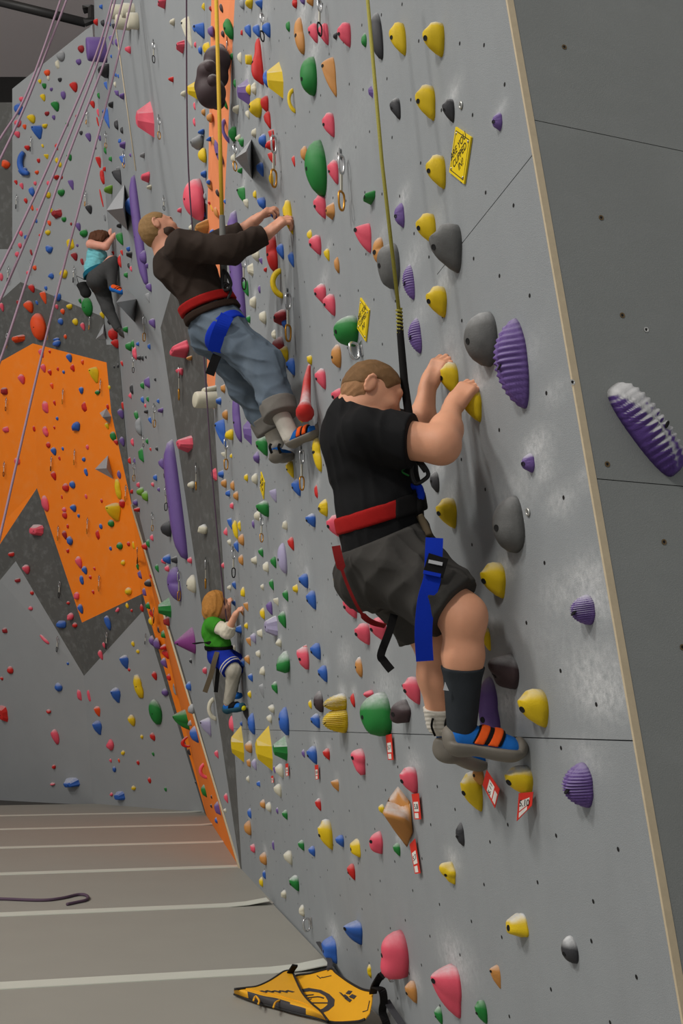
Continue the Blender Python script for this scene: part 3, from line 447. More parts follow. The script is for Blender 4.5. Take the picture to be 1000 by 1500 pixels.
ce = meshobj('ceiling', [(-22, -8, 13.2), (8, -8, 13.2), (8, 20.5, 16.3), (-22, 20.5, 16.3), (-22, -8, 13.4), (8, -8, 13.4), (8, 20.5, 16.5), (-22, 20.5, 16.5)], [(0, 1, 2, 3), (7, 6, 5, 4), (0, 4, 5, 1), (1, 5, 6, 2), (2, 6, 7, 3), (3, 7, 4, 0)], M_CEIL); tag(ce, 'pale hall ceiling above the climbing walls', kind='structure')
wb = meshobj('wall_rear', [(-22, 20.5, 0), (3, 20.5, 0), (3, 20.5, 16.4), (-22, 20.5, 16.4)], [(0, 1, 2, 3)], M_BLACK); tag(wb, 'dark rear wall glimpsed under the ceiling', kind='structure')
# ---------------------------------------------------------------- ray casting onto the walls
CAST = []
dg = bpy.context.evaluated_depsgraph_get()
for o in WALLP: 
    b = bmesh.new(); b.from_mesh(o.data); CAST.append((BVHTree.FromBMesh(b), o, 'M')); b.free()
for o, k in ((wallL, 'L'), (wallG, 'G'), (wallF, 'F'), (wallB, 'B')):
    b = bmesh.new(); b.from_mesh(o.data); CAST.append((BVHTree.FromBMesh(b), o, k)); b.free()
def cast(px, py):
    best = None; d = ray(px, py); d = d / np.linalg.norm(d)
    rr = rpar(onR(px, py))
    if rr[0] > 0.01: return onR(px, py), NR, 'R', 0
    for t, o, k in CAST:
        h = t.ray_cast(Vector(CAM), Vector(d))
        if h[0] is not None and (best is None or h[3] < best[0]):
            n = np.array(h[1]); n = n if n @ d < 0 else -n
            mi = 0 if k == 'M' else o.data.polygons[h[2]].material_index
            best = (h[3], np.array(h[0]), n, k, mi)
    return None if best is None else best[1:]
# ---------------------------------------------------------------- climbing holds
def outline(R, n, ph=0):
    R = np.array(R, float); m = len(R); a = (np.arange(n) / n) * m; i = a.astype(int); t = a - i
    p0, p1, p2, p3 = R[(i - 1) % m], R[i % m], R[(i + 1) % m], R[(i + 2) % m]
    r = .5 * (2 * p1 + (p2 - p0) * t + (2 * p0 - 5 * p1 + 4 * p2 - p3) * t * t + (3 * p1 - p0 - 3 * p2 + p3) * t ** 3)
    an = np.arange(n) / n * 2 * math.pi; return r * np.cos(an), r * np.sin(an)
def cap(nr, ns):
    F_ = []
    for i in range(nr - 1):
        for k in range(ns):
            l = (k + 1) % ns; F_.append((i * ns + k, i * ns + l, (i + 1) * ns + l, (i + 1) * ns + k))
    F_.append(tuple((nr - 1) * ns + k for k in range(ns))); F_.append(tuple(range(ns))[::-1]); return F_
def bumps(V, rg, n, amp, sig):
    c = rg.uniform([-.4, -.45, .1], [.4, .45, .6], (n, 3)); o = V.copy(); m = V.mean(0)
    for q in c:
        w = np.exp(-((V - q) ** 2).sum(1) / sig ** 2)[:, None]; o += w * (V - [0, 0, -.05]) / (np.linalg.norm(V, axis=1)[:, None] + .1) * amp * rg.uniform(-.6, 1.2)
    o[:, 2] = np.maximum(o[:, 2], 0) * (V[:, 2] > 0); return o
def template(kind, rg, big):
    """hold shape: x along the wall, y up, z out of the wall; returns vertices, faces, smooth, bolt position"""
    nr, ns = (9, 28) if big else (5, 14)
    if kind in ('K', 'KX'):
        a = np.linspace(-1.25, 1.25, 14)
        if kind == 'K': P = np.stack([.06 * np.sin(a * 1.3), np.sin(a) * .42, np.cos(a) * .62 - .18], 1)
        else: P = np.stack([-np.cos(a) * .55 + .35, np.sin(a) * .46, .12 + .05 * np.cos(a)], 1)
        P[:, 2] = np.maximum(P[:, 2], .02); rd = .13 * (1 - .35 * np.abs(a / 1.25) ** 2)
        V, F_ = tube_geo(P, rd, 10); V = np.array(V); V[:, 2] = np.maximum(V[:, 2], 0); return V, F_, True, np.array([0, 0, .55])
    if kind == 'C':
        n = 20; V = []
        for z, r in ((0, .46), (.05, .5), (.9, .47), (.98, .44), (1.0, .40)): V += [(r * math.cos(2 * math.pi * k / n), r * math.sin(2 * math.pi * k / n), z * 1.0) for k in range(n)]
        return np.array(V), cap(5, n), True, np.array([0, 0, 1.0])
    if kind == 'F':
        pts = [(.44, .06), (.1, .5), (-.4, .16), (-.3, -.2), (.02, -.5), (.4, -.22)]; ap = [(.2, .1), (.06, .22), (-.16, .12), (-.14, -.06), (0, -.2), (.18, -.08)]
        V = [(x + rg.uniform(-.04, .04), y, 0) for x, y in pts] + [(x * 1.0, y, .62 - .12 * abs(y) + rg.uniform(-.04, .02)) for x, y in ap]
        F_ = [(i, (i + 1) % 6, 6 + (i + 1) % 6, 6 + i) for i in range(6)] + [tuple(range(6, 12)), (5, 4, 3, 2, 1, 0)]
        return np.array(V), F_, False, np.array([-.05, 0, .6])
    jit = lambda R, s: [r * (1 + rg.uniform(-s, s)) for r in R]
    ridge = 0; asp = 1; ap = (0, 0); prot = .5; prof = lambda t: np.sqrt(np.maximum(0, 1 - (1 - t) ** 2)); scoop = 0; lump = 0
    if kind == 'J': R = jit([.40, .46, .46, .44, .40, .42, .54, .40], .04); ap = (-.03, .1); prot = .62; prof = lambda t: (1 - (1 - t) ** 3.2) ** .58; scoop = .3
    elif kind == 'D': R = jit([.48] * 8, .07); prot = .5; lump = .04; ap = (rg.uniform(-.05, .05), rg.uniform(-.03, .08))
    elif kind == 'T': R = jit([.42, .52, .44, .52, .42, .36, .56, .36], .04); ap = (0, .3); prot = .66; prof = lambda t: (1 - (1 - t) ** 1.6) ** .8
    elif kind == 'R': R = jit([.3, .4, .52, .4, .3, .36, .5, .36], .03); ap = (-.02, .02); prot = .42; prof = lambda t: (1 - (1 - t) ** 2) ** .7; ridge = 1; nr, ns = (18, 110) if big else (7, 30)
    elif kind == 'N': R = [.48] * 8; prot = .9; prof = lambda t: t ** .95
    elif kind == 'P': R = [.5] * 8; prot = .3; prof = lambda t: (1 - (1 - t) ** 4) ** .5
    elif kind == 'Z': R = jit([.2, .32, .52, .32, .2, .32, .52, .32], .05); prot = .3; lump = .3
    elif kind == 'Q': R = [.5] * 8; prot = .42; prof = lambda t: (1 - (1 - t) ** 2.4) ** .6; ridge = 1; nr, ns = 18, 110
    elif kind == 'S': R = jit([.2, .32, .52, .32, .2, .32, .52, .32], .05); prot = .26; ap = (0, rg.uniform(-.08, .12))
    elif kind == 'X': R = jit([.46, .58, .46, .56, .46, .58, .44, .56], .05); prot = .46; prof = lambda t: np.minimum(1, (t * 1.9)) ** .8; lump = .05; ap = (rg.uniform(-.08, .08), .06)
    else: R = jit([.46, .44, .48, .42, .46, .44, .5, .42], .12); prot = .5; lump = .22; ap = (rg.uniform(-.1, .1), rg.uniform(-.05, .15))
    x, y = outline(R, ns); V = []
    if kind in 'PQ':
        a = np.arange(ns) / ns * 2 * math.pi; x = .3 * np.sign(np.cos(a)) * np.abs(np.cos(a)) ** .5; y = .5 * np.sign(np.sin(a)) * np.abs(np.sin(a)) ** .9
    for i in range(nr):
        t = (i / (nr - 1)) * .93
        if i == 1: t = min(t, .06)
        q = 1 - t; px = x * q + ap[0] * t; py = y * q + ap[1] * t; z = prof(np.array(t)) * prot * np.ones(ns)
        if scoop: z = z * (1 - scoop * math.sin(math.pi * min(1, t)) * np.clip(np.sin(np.arange(ns) / ns * 2 * math.pi), 0, 1) ** 1.5)
        V.append(np.stack([px, py, z], 1))
    V = np.concatenate(V)
    if kind == 'J':
        V[:, 1] += .26 * V[:, 2]; V[:, 2] *= 1 - .35 * np.clip(-V[:, 1], 0, .5)
    if lump: V = bumps(V, rg, 7, lump, .22)
    if ridge:
        w = np.sin(V[:, 1] * 2 * math.pi * 15 + 1.6 * V[:, 0]); am = np.clip(V[:, 2] / .12, 0, 1)
        V[:, 2] += w * .022 * am; V[:, 0] *= 1 + .05 * w * am; k = np.abs(V[:, 0]) < .05; V[:, 2] -= .03 * np.exp(-(V[:, 0] / .05) ** 2) * am
    fl_ = kind == 'X' and rg.random() < .5
    b = np.array([ap[0] + .07, ap[1] - (.1 if kind == 'J' else .06), prot * .9]); return V, cap(nr, ns), not fl_, b
def basis(n):
    Y = np.array([0, 0, 1.0]) - n * n[2]; Y = unit(Y); X = np.cross(Y, n); return X, Y, n
NAMESH = {'J': 'jug', 'D': 'rounded', 'T': 'tapered', 'F': 'faceted', 'R': 'ribbed', 'B': 'lumpy', 'S': 'slim', 'C': 'cylindrical', 'X': 'blocky', 'N': 'cone-shaped', 'P': 'pillar-like', 'Z': 'twisted', 'Q': 'ribbed', 'K': 'curved', 'KX': 'curved'}
LAND = [(545, 555, "the boy's head"), (675, 565, "the boy's hands"), (545, 750, "the boy's waist"), (690, 890, "the boy's knee"), (700, 1105, "the boy's shoes"), (232, 332, "the man's head"), (408, 318, "the man's hands"),
        (310, 455, "the man's waist"), (430, 655, "the man's shoes"), (318, 885, "the small child's head"), (342, 1038, "the small child's shoes"), (148, 350, "the woman's head"), (180, 430, "the woman's raised foot"), (308, 117, "the dark lumpy volume"),
        (212, 175, "the pink pyramid volume"), (183, 27, "the cream cylinder cluster"), (676, 228, "the upper yellow sign"), (533, 469, "the lower yellow sign"), (445, 1455, "the yellow floor flap"), (345, 420, "the upper purple pillar"), (258, 720, "the lower purple pillar"),
        (398, 372, "the red pin-shaped hold"), (446, 573, "the red horn hold"), (48, 505, "the orange zigzag's peak"), (118, 910, "the orange zigzag's lower tip"), (123, 988, "the dark zigzag's tip"), (330, 1225, "the foot of the orange band"), (300, 579, "the cream cylinder pair"),
        (187, 447, "the grey shelf volume"), (25, 140, "the back wall's top corner"), (581, 1195, "the tan scooped hold"), (375, 1085, "the yellow crystal volumes"), (652, 363, "the charcoal rock hold"), (748, 532, "the long purple ribbed hold"), (942, 628, "the dark wall's ribbed hold"),
        (270, 937, "the purple cone volume"), (199, 340, "the tall purple fin"), (360, 232, "the grey triangle volume"), (153, 685, "the small grey triangle"), (135, 1177, "the back wall's foot"), (377, 88, "the twisted red hold"), (60, 1090, "the lower grey back wall's left end"), (230, 580, "the man's dangling strap"), (505, 486, "the green ball hold"), (490, 1045, "the yellow shell holds")]
def direction(dx, dy):
    a = math.degrees(math.atan2(-dy, dx)) % 360; return ['right of', 'above and right of', 'above', 'above and left of', 'left of', 'below and left of', 'below', 'below and right of'][int((a + 22.5) // 45) % 8]
SURF = {('M', 0): 'on the main wall', ('R', 0): 'on the dark side wall', ('L', 0): 'on the grey back wall', ('L', 1): 'on the dark zigzag', ('L', 2): 'on the orange zigzag', ('G', 0): 'on the middle wall', ('G', 1): 'on the middle wall', ('F', 0): 'on the grey strip',
        ('F', 1): 'on the dark strip', ('F', 2): 'on the pale orange strip', ('B', 0): 'on the orange band', ('B', 1): 'beside the orange band'}
def fit_hold(px, py, w, h, kind, rot, rg, big):
    c = cast(px, py)
    if c is None: return None
    P0, n, k, mi = c; X, Y, Z = basis(n); V, F_, smo, bolt = template(kind, rg, big)
    if rot is None: rot = rg.uniform(-14, 14) if kind in 'BDX' else rg.uniform(-6, 6)
    a = math.radians(rot); M2 = np.array([[math.cos(a), -math.sin(a), 0], [math.sin(a), math.cos(a), 0], [0, 0, 1]])
    Vr = V @ M2.T; br = M2 @ bolt; dd = depth(P0); sy = h * dd / FPX; kk = sy; sx = sz = sy; p = np.array([px, py]); B = np.stack([X, Y, Z]); ctr = P0
    if abs(rot) > 25: Vr = V
    for it in range(7):
        S = np.array([kk, sy, kk])
        Wv = ctr + (Vr * S) @ B if abs(rot) <= 25 else ctr + ((V * S) @ M2.T) @ B
        q = proj(Wv); lo = q.min(0); hi = q.max(0)
        if abs(rot) > 25: kk = w * dd / FPX; sy = h * dd / FPX; p = np.array([px, py]); r = ray(*p); ctr = P0; break
        kk = float(np.clip(kk * (w / (hi[0] - lo[0])) ** .9, (.06 if kind == 'P' else .22) * sy, 2.6 * sy)); sy *= float(np.clip(h / (hi[1] - lo[1]), .5, 2)) ** .9
        p = p + (np.array([px, py]) - (lo + hi) / 2) * .9
        r = ray(*p); ctr = CAM + r * (((P0 - CAM) @ n) / (r @ n))
    S = np.array([kk, sy, kk]); T = (lambda v: (v @ M2.T * S) @ B) if abs(rot) <= 25 else (lambda v: ((v * S) @ M2.T) @ B)
    return ctr, T(V), F_, smo, T(bolt[None])[0], n, k, mi, kk
NBIG = 285; pend = {}; SV = []; SF = []; SM = []; skeys = list(HM); IND = []
for idx, r in enumerate(rows):
    px, py, w, h, c, kind, rot = r; rg = np.random.default_rng(1000 + idx); big = w * h > 700
    f = fit_hold(px, py, w, h, kind, rot, rg, big)
    if f is None: continue
    ctr, V, F_, smo, bolt, n, k, mi, kk = f; V = V - n * .002
    HOLDPOS = (px, py)
    if len(IND) < NBIG:
        o = meshobj('climbing_hold', V, F_, HM[c], None, smo); o.location = tuple(ctr); IND.append((o, r, k, mi))
        if w * h > 330 and kind not in ('K', 'KX', 'F', 'C'):
            rb = min(.0078, kk * .075); z = unit(bolt - n * 0); fr = basis(n)
            t = BVHTree.FromPolygons([tuple(v) for v in V], [tuple(map(int, q)) for q in F_]); d0 = unit(-n * .8 + np.array([0, 0, .1]))
            hh = t.ray_cast(Vector(bolt + n * .3), Vector(-n))
            if hh[0] is not None:
                cc = np.array(hh[0]); nn = np.array(hh[1]); nn = nn if nn @ n > 0 else -nn; xx = unit(np.cross(nn, [.3, .2, .9])); yy = np.cross(nn, xx)
                m = 12; ring = lambda rr, z: [cc + nn * z + rr * (xx * math.cos(2 * math.pi * i / m) + yy * math.sin(2 * math.pi * i / m)) for i in range(m)]
                VV = ring(rb * 1.25, -.001) + ring(rb * 1.25, .0012) + ring(rb, .0012) + ring(rb * .8, .0005)
                FF = [(a * m + i, a * m + (i + 1) % m, a * m + m + (i + 1) % m, a * m + m + i) for a in range(3) for i in range(m)] + [tuple(range(3 * m, 4 * m))]
                b = meshobj('bolt', VV, FF, M_HOLE, None, False); b.location = (0, 0, 0); b.parent = o
    else:
        base = len(SV); SV += list(V + ctr); SF += [tuple(i + base for i in q) for q in F_]; SM += [skeys.index(c)] * len(F_)
so = meshobj('small_climbing_hold', SV, SF, [HM[k] for k in skeys], None, True, SM)
tag(so, 'scattered tiny coloured climbing holds dotted over all the far walls', 'climbing holds', None, 'stuff')
lab = {}
for o, r, k, mi in IND:
    px, py, w, h, c, kind, rot = r; A = w * h; size = 'tiny ' if A < 130 else 'small ' if A < 420 else 'large ' if A > 2200 else ''
    j = min(LAND, key=lambda q: (q[0] - px) ** 2 + (q[1] - py) ** 2 + (0 if (abs(q[0] - px) + abs(q[1] - py)) > 14 else 1e9)); dr = direction(px - j[0], py - j[1])
    cn = CNAME.get(c, 'charcoal'); key = (cn, NAMESH[kind], dr, j[2]); lab.setdefault(key, []).append((py, px, o, size, SURF[(k, mi)]))
ORD = ['highest', 'second highest', 'third highest', 'fourth highest', 'fifth highest', 'sixth highest', 'seventh highest', 'eighth highest', 'ninth highest', 'tenth highest']
for (cn, sn, dr, lm), L_ in lab.items():
    L_.sort(key=lambda q: q[0])
    for i, (py, px, o, size, sf) in enumerate(L_):
        if len(L_) == 1:
            t = f'{size}{cn} {sn} hold {sf}, {dr} {lm}'
            if len(t.split()) > 16: t = f'{size}{cn} {sn} hold {dr} {lm}'
        else: t = f'{ORD[i]} of the {cn} {sn} holds {dr} {lm}'
        tag(o, t, 'climbing hold', 'climbing holds bolted to the walls')
# ---------------------------------------------------------------- smooth bodies from blended primitives
def smin(a, b, k):
    h = np.maximum(k - np.abs(a - b), 0) / k; return np.minimum(a, b) - h * h * k * .25
def cone(a, b, ra, rb):
    a = np.asarray(a, float); b = np.asarray(b, float); ab = b - a; L2 = max(ab @ ab, 1e-9)
    def f(P):
        t = np.clip(((P - a) @ ab) / L2, 0, 1); return np.linalg.norm(P - a - t[:, None] * ab, axis=1) - (ra + (rb - ra) * t)
    m = max(ra, rb); f.box = (np.minimum(a, b) - m, np.maximum(a, b) + m); return f
def ell(c, r, X=(1, 0, 0), Y=(0, 1, 0), Z=(0, 0, 1)):
    c = np.asarray(c, float); M_ = np.stack([X, Y, Z]); r = np.asarray(r, float)
    def f(P):
        q = (P - c) @ M_.T; k0 = np.linalg.norm(q / r, axis=1); k1 = np.linalg.norm(q / (r * r), axis=1) + 1e-9; return k0 * (k0 - 1) / k1
    m = r.max(); f.box = (c - m, c + m); return f
def rbox(c, h, rad, X, Y, Z):
    c = np.asarray(c, float); M_ = np.stack([X, Y, Z]); h = np.asarray(h, float)
    def f(P):
        q = np.abs((P - c) @ M_.T) - (h - rad); return np.linalg.norm(np.maximum(q, 0), axis=1) + np.minimum(q.max(1), 0) - rad
    m = np.linalg.norm(h); f.box = (c - m, c + m); return f
class Blend:
    """list of (primitive, blend radius); sub = carved primitives; cuts = half spaces kept (point, outward normal, softness)"""
    def __init__(s, prims, off=0, cuts=(), sub=(), wrinkle=None, isect=None): s.p = prims; s.off = off; s.cuts = cuts; s.sub = sub; s.w = wrinkle; s.i = isect
    def __call__(s, P):
        d = None
        for f, k in s.p:
            v = f(P); d = v if d is None else smin(d, v, k)
        if s.w is not None: d = d + s.w(P)
        d = d - s.off
        for f, k in s.sub: d = -smin(-d, f(P), k)
        for pt, n, k in s.cuts: d = -smin(-d, -((P - np.asarray(pt)) @ np.asarray(n)), k)
        if s.i is not None: d = -smin(-d, -s.i(P), .008)
        return d
    def box(s):
        lo = np.min([f.box[0] for f, k in s.p], 0) - s.off - .03; hi = np.max([f.box[1] for f, k in s.p], 0) + s.off + .03; return lo, hi
class Union:
    def __init__(s, parts, k=.02): s.q = parts; s.k = k
    def __call__(s, P):
        d = s.q[0](P)
        for b in s.q[1:]: d = smin(d, b(P), s.k)
        return d
    def box(s):
        bx = [b.box() for b in s.q]; return np.min([b[0] for b in bx], 0), np.max([b[1] for b in bx], 0)
def sdf_obj(name, fn, h, mat_, parent=None, lo=None, hi=None, bs=8):
    if lo is None: lo, hi = fn.box()
    n = ((hi - lo) / h).astype(int) + 2; n = ((n + bs - 1) // bs) * bs; G = np.full(n, 1.0, np.float32)
    nb = n // bs; bi = np.stack(np.meshgrid(*[np.arange(k) for k in nb], indexing='ij'), -1).reshape(-1, 3)
    cen = lo + (bi * bs + (bs - 1) / 2) * h; dv = np.concatenate([fn(c) for c in np.array_split(cen, max(1, len(cen) // 60000))]); rad = bs * h * .87 * 1.5 + .02
    act = np.abs(dv) < rad
    for b in bi[(~act) & (dv < 0)]: G[b[0] * bs:(b[0] + 1) * bs, b[1] * bs:(b[1] + 1) * bs, b[2] * bs:(b[2] + 1) * bs] = -1
    loc = np.stack(np.meshgrid(*[np.arange(bs)] * 3, indexing='ij'), -1).reshape(-1, 3); ab = bi[act]
    for ch in np.array_split(ab, max(1, len(ab) // 150)):
        idx = (ch[:, None, :] * bs + loc[None]).reshape(-1, 3); G[idx[:, 0], idx[:, 1], idx[:, 2]] = fn(lo + idx * h)
    S = G < 0; a, b, c = S.shape; cnt = np.zeros((a - 1, b - 1, c - 1), np.uint8)
    for i in (0, 1):
        for j in (0, 1):
            for k in (0, 1): cnt += S[i:a - 1 + i, j:b - 1 + j, k:c - 1 + k]
    cells = np.argwhere((cnt > 0) & (cnt < 8)); cid = np.full(cnt.shape, -1, np.int32); cid[tuple(cells.T)] = np.arange(len(cells))
    acc = np.zeros((len(cells), 3)); num = np.zeros(len(cells)); cor = [(i, j, k) for i in (0, 1) for j in (0, 1) for k in (0, 1)]
    gv = {q: G[cells[:, 0] + q[0], cells[:, 1] + q[1], cells[:, 2] + q[2]] for q in cor}
    for q in cor:
        for ax in range(3):
            if q[ax]: continue
            q2 = list(q); q2[ax] = 1; q2 = tuple(q2); va, vb = gv[q], gv[q2]; m = (va < 0) != (vb < 0); t = np.where(m, va / np.where(m, va - vb, 1), 0)
            p = np.tile(np.array(q, float), (len(cells), 1)); p[:, ax] += t; acc[m] += p[m]; num[m] += 1
    V = lo + (cells + acc / num[:, None]) * h; F_ = []
    for ax in range(3):
        s1 = [slice(1, -1)] * 3; s1[ax] = slice(0, -1); s2 = list(s1); s2[ax] = slice(1, None)
        A, B_ = S[tuple(s1)], S[tuple(s2)]; e = np.argwhere(A != B_); fl_ = A[tuple(e.T)]
        off = np.ones(3, int); off[ax] = 0; e = e + off; u, v = [(1, 2), (2, 0), (0, 1)][ax]; du = np.zeros(3, int); du[u] = 1; dv_ = np.zeros(3, int); dv_[v] = 1
        q = np.stack([cid[tuple((e - du - dv_).T)], cid[tuple((e - dv_).T)], cid[tuple(e.T)], cid[tuple((e - du).T)]], 1); q[~fl_] = q[~fl_][:, ::-1]; F_.append(q)
    F_ = np.concatenate(F_); F_ = F_[(F_ >= 0).all(1)]
    me = bpy.data.meshes.new(name); me.vertices.add(len(V)); me.vertices.foreach_set('co', V.astype(np.float32).ravel()); me.loops.add(F_.size); me.loops.foreach_set('vertex_index', F_.ravel().astype(np.int32))
    me.polygons.add(len(F_)); me.polygons.foreach_set('loop_start', np.arange(0, F_.size, 4, dtype=np.int32)); me.update(calc_edges=True); me.validate()
    for m in (mat_ if isinstance(mat_, (list, tuple)) else [mat_]): me.materials.append(m)
    me.polygons.foreach_set('use_smooth', [True] * len(me.polygons))
    o = bpy.data.objects.new(name, me); COL.objects.link(o)
    if parent is not None: setpar(o, parent)
    return o
def wr(seed, amp, freq, stretch=(1, 1, 1)):
    rg = np.random.default_rng(seed); K = rg.normal(size=(6, 3)) * freq * np.array(stretch); ph = rg.uniform(0, 6.28, 6)
    return lambda P: amp * (np.abs(np.sin((P @ K[:3].T + ph[:3] + .8 * np.sin(P @ K[3:].T + ph[3:])))).mean(1) - .6)
# ---------------------------------------------------------------- volumes, quickdraws, signs
def poly(name, pts, faces, mat_, label, cat='climbing volume', smooth=False, surf=None, group=None):
    c = cast(*(surf or pts[0][:2])); P0, n = c[0], c[1]; V = []
    for px, py, out in pts: V.append(hitp(px, py, P0 + n * out, n))
    V = np.array(V); o0 = V.mean(0); o = meshobj(name, V - o0, faces, mat_, None, smooth); o.location = tuple(o0)
    if smooth: m = o.modifiers.new('s', 'SUBSURF'); m.levels = m.render_levels = 2; o.data.attributes.new('crease_edge', 'FLOAT', 'EDGE').data.foreach_set('value', [.45] * len(o.data.edges))
    return tag(o, label, cat, group)
M_VOL = mat('grey_volume_paint', srgb(160, 162, 164), .75, .08, 12, .2, 200)
poly('climbing_volume', [(368, 204, 0), (369, 262, 0), (344, 232, .24), (360, 222, .2)], [(0, 3, 2), (0, 1, 3), (3, 1, 2), (0, 2, 1)], M_VOL, 'grey triangular wooden volume with a cream hold bolted on its face', surf=(366, 232))
poly('climbing_volume', [(182, 270, 0), (187, 338, 0), (156, 308, .34), (180, 305, .2)], [(0, 3, 2), (0, 1, 3), (3, 1, 2), (0, 2, 1)], M_VOL, 'grey triangular wooden volume above the climbing woman', surf=(184, 305))
poly('climbing_volume', [(200, 438, 0), (186, 424, 0), (197, 472, 0), (170, 443, .5)], [(0, 1, 3), (0, 3, 2), (1, 2, 3), (0, 2, 1)], M_VOL, 'grey wedge volume forming a shelf under the woman\'s raised foot', surf=(197, 445))
poly('climbing_volume', [(139, 687, .0), (158, 667, 0), (166, 702, 0), (156, 686, .18)], [(0, 1, 3), (1, 2, 3), (2, 0, 3), (2, 1, 0)], M_VOL, 'small grey triangle volume on the lower orange zigzag', surf=(156, 686))
poly('climbing_volume', [(146, 605, 0), (156, 598, 0), (163, 610, 0), (161, 621, 0), (150, 611, .2)], [(0, 1, 4), (1, 2, 4), (2, 3, 4), (3, 0, 4)], M_VOL, 'small grey block volume at the right edge of the orange zigzag', surf=(155, 608))
poly('climbing_volume', [(140, 497, 0), (152, 474, 0), (155, 497, 0), (151, 488, .12)], [(0, 1, 3), (1, 2, 3), (2, 0, 3)], M_VOL, 'small grey wedge volume at the top right of the dark zigzag', surf=(150, 490))
# tan scooped hold
poly('climbing_hold', [(582, 1147, .03), (603, 1174, 0), (606, 1222, 0), (597, 1247, .0), (579, 1222, .06), (556, 1190, .14), (586, 1180, .03), (594, 1200, .05), (568, 1168, .07)],
     [(0, 6, 8), (0, 1, 6), (1, 2, 7, 6), (2, 3, 4, 7), (6, 7, 5, 8), (7, 4, 5), (0, 8, 5, 4, 3, 2, 1)], HM['t'], 'large tan twisted hold with a scooped middle and a red tag beneath', 'climbing hold', True, (604, 1200), 'climbing holds bolted to the walls')
# red horn
hp = [hitp(px, py, onM(457, 575) + NM * out, NM) for px, py, out in ((453, 534, .02), (450, 555, .04), (448, 578, .06), (447, 592, .08), (446, 600, .09), (447, 607, .06))]
V, F_ = tube_geo(spline(hp, 5), np.interp(np.linspace(0, 1, 26), [0, .2, .6, .8, .93, 1], [.006, .02, .03, .042, .05, .03]), 12)
o0 = np.mean(V, 0); ho = meshobj('climbing_hold', np.array(V) - o0, F_, HM['r'], None, True); ho.location = tuple(o0); tag(ho, 'red horn-shaped hold flaring to a chalky lip below its tip', 'climbing hold', 'climbing holds bolted to the walls')
# dark lumpy volume and its twins
c_ = cast(322, 120); n_ = c_[1]; D0 = depth(c_[0])
lumps = [(318, 88, 19, .10), (304, 106, 15, .2), (297, 118, 9, .24), (309, 136, 21, .2), (317, 112, 17, .12), (299, 127, 14, .22), (318, 148, 12, .1), (322, 74, 9, .05), (312, 118, 8, .3), (308, 97, 8, .28)]
pr = [(ell(hitp(x, y, c_[0] + n_ * out * 1.0, n_), [r * D0 / FPX] * 3), .03) for x, y, r, out in lumps]
o = sdf_obj('climbing_volume', Blend(pr), .008, HM['n']); tag(o, 'large dark brown volume of bulging round lumps on the pale orange strip', 'climbing volume')
# quickdraws: (x, y top, y bottom)
QD = [(225, 62, 92), (233, 172, 204), (127, 163, 182), (45, 202, 222), (181, 224, 246), (155, 195, 217), (24, 287, 306), (125, 282, 302), (12, 392, 415), (44, 383, 400), (108, 392, 414), (131, 464, 483), (10, 488, 510), (211, 464, 500), (70, 477, 498), (240, 290, 308), (9, 584, 602), (92, 571, 592), (147, 557, 576), (6, 678, 698),
      (75, 670, 690), (109, 660, 681), (184, 712, 735), (195, 523, 546), (226, 594, 626), (210, 640, 655), (196, 678, 705), (243, 715, 748), (85, 772, 792), (128, 760, 782), (145, 844, 866), (87, 852, 876), (84, 934, 955), (156, 926, 951), (223, 753, 778), (201, 803, 825), (213, 930, 944), (225, 892, 912),
      (262, 538, 586), (287, 682, 718), (331, 643, 688), (301, 820, 862), (383, 758, 794), (342, 805, 846), (332, 60, 98), (344, 212, 250), (401, 200, 274), (357, 376, 424), (422, 430, 500), (442, 660, 718), (500, 228, 308), (468, 0, 52), (384, 20, 60), (262, 838, 880)]
def carabiner(name, c, ax, wd, L, w, r, m, par):
    a = np.linspace(0, 2 * math.pi, 14, endpoint=False); ct, st = np.cos(a), np.sin(a)
    pts = [c + ax * (L / 2) * np.sign(x) * abs(x) ** .7 + wd * (w / 2) * (1 + .15 * x) * np.sign(y) * abs(y) ** .7 for x, y in zip(ct, st)]
    return tube(name, pts, r, m, par, 6, True)
qlist = []
def quickdraw(x, y0, y1):
    c = cast(x, y0)
    if c is None: return
    P0, n, k, mi = c; off = .05; A = hitp(x, y0, P0 + n * .03, n); B_ = hitp(x - (1 if k in 'L' else 0), y1, P0 + n * off, n); L = np.linalg.norm(A - B_); ax = unit(A - B_); wd = unit(np.cross(ax, n)); wd = unit(wd + n * .9) if k in 'MG' else unit(wd + n * .4)
    r = empty('quickdraw', A); w = min(.055, L * .2); rr = min(.0065, L * .022)
    s = slab('hanger_plate', [P0 + u_ for u_ in ((ax * .03 + wd * .018), (ax * .03 - wd * .018), (-ax * .02 - wd * .014), (-ax * .02 + wd * .014))], n, .004, M_STEEL, r)
    carabiner('carabiner', A - ax * L * .16, ax, wd, L * .34, w, rr, M_STEEL, r)
    ribbon('sling', [A - ax * L * t for t in (.30, .42, .55, .68)], wd, L * .075, .004, M_SLING, r)
    carabiner('carabiner', B_ + ax * L * .17, ax, wd, L * .34, w * 1.05, rr, M_BRASS if (int(x) % 3) else M_SLINGB, r)
    qlist.append((x, (y0 + y1) / 2, r, k, mi))
for q in QD: quickdraw(*q)
g_ = {}
for x, y, r, k, mi in qlist:
    j = min(LAND, key=lambda q: (q[0] - x) ** 2 + (q[1] - y) ** 2); g_.setdefault((direction(x - j[0], y - j[1]), j[2]), []).append((y, r, SURF[(k, mi)]))
for (dr, lm), L_ in g_.items():
    L_.sort(key=lambda q: q[0])
    for i, (y, r, sf) in enumerate(L_): tag(r, f'quickdraw hanging {sf}, {dr} {lm}' if len(L_) == 1 else f'{ORD[i]} of the quickdraws hanging {dr} {lm}', 'quickdraw', 'quickdraws clipped along the walls')
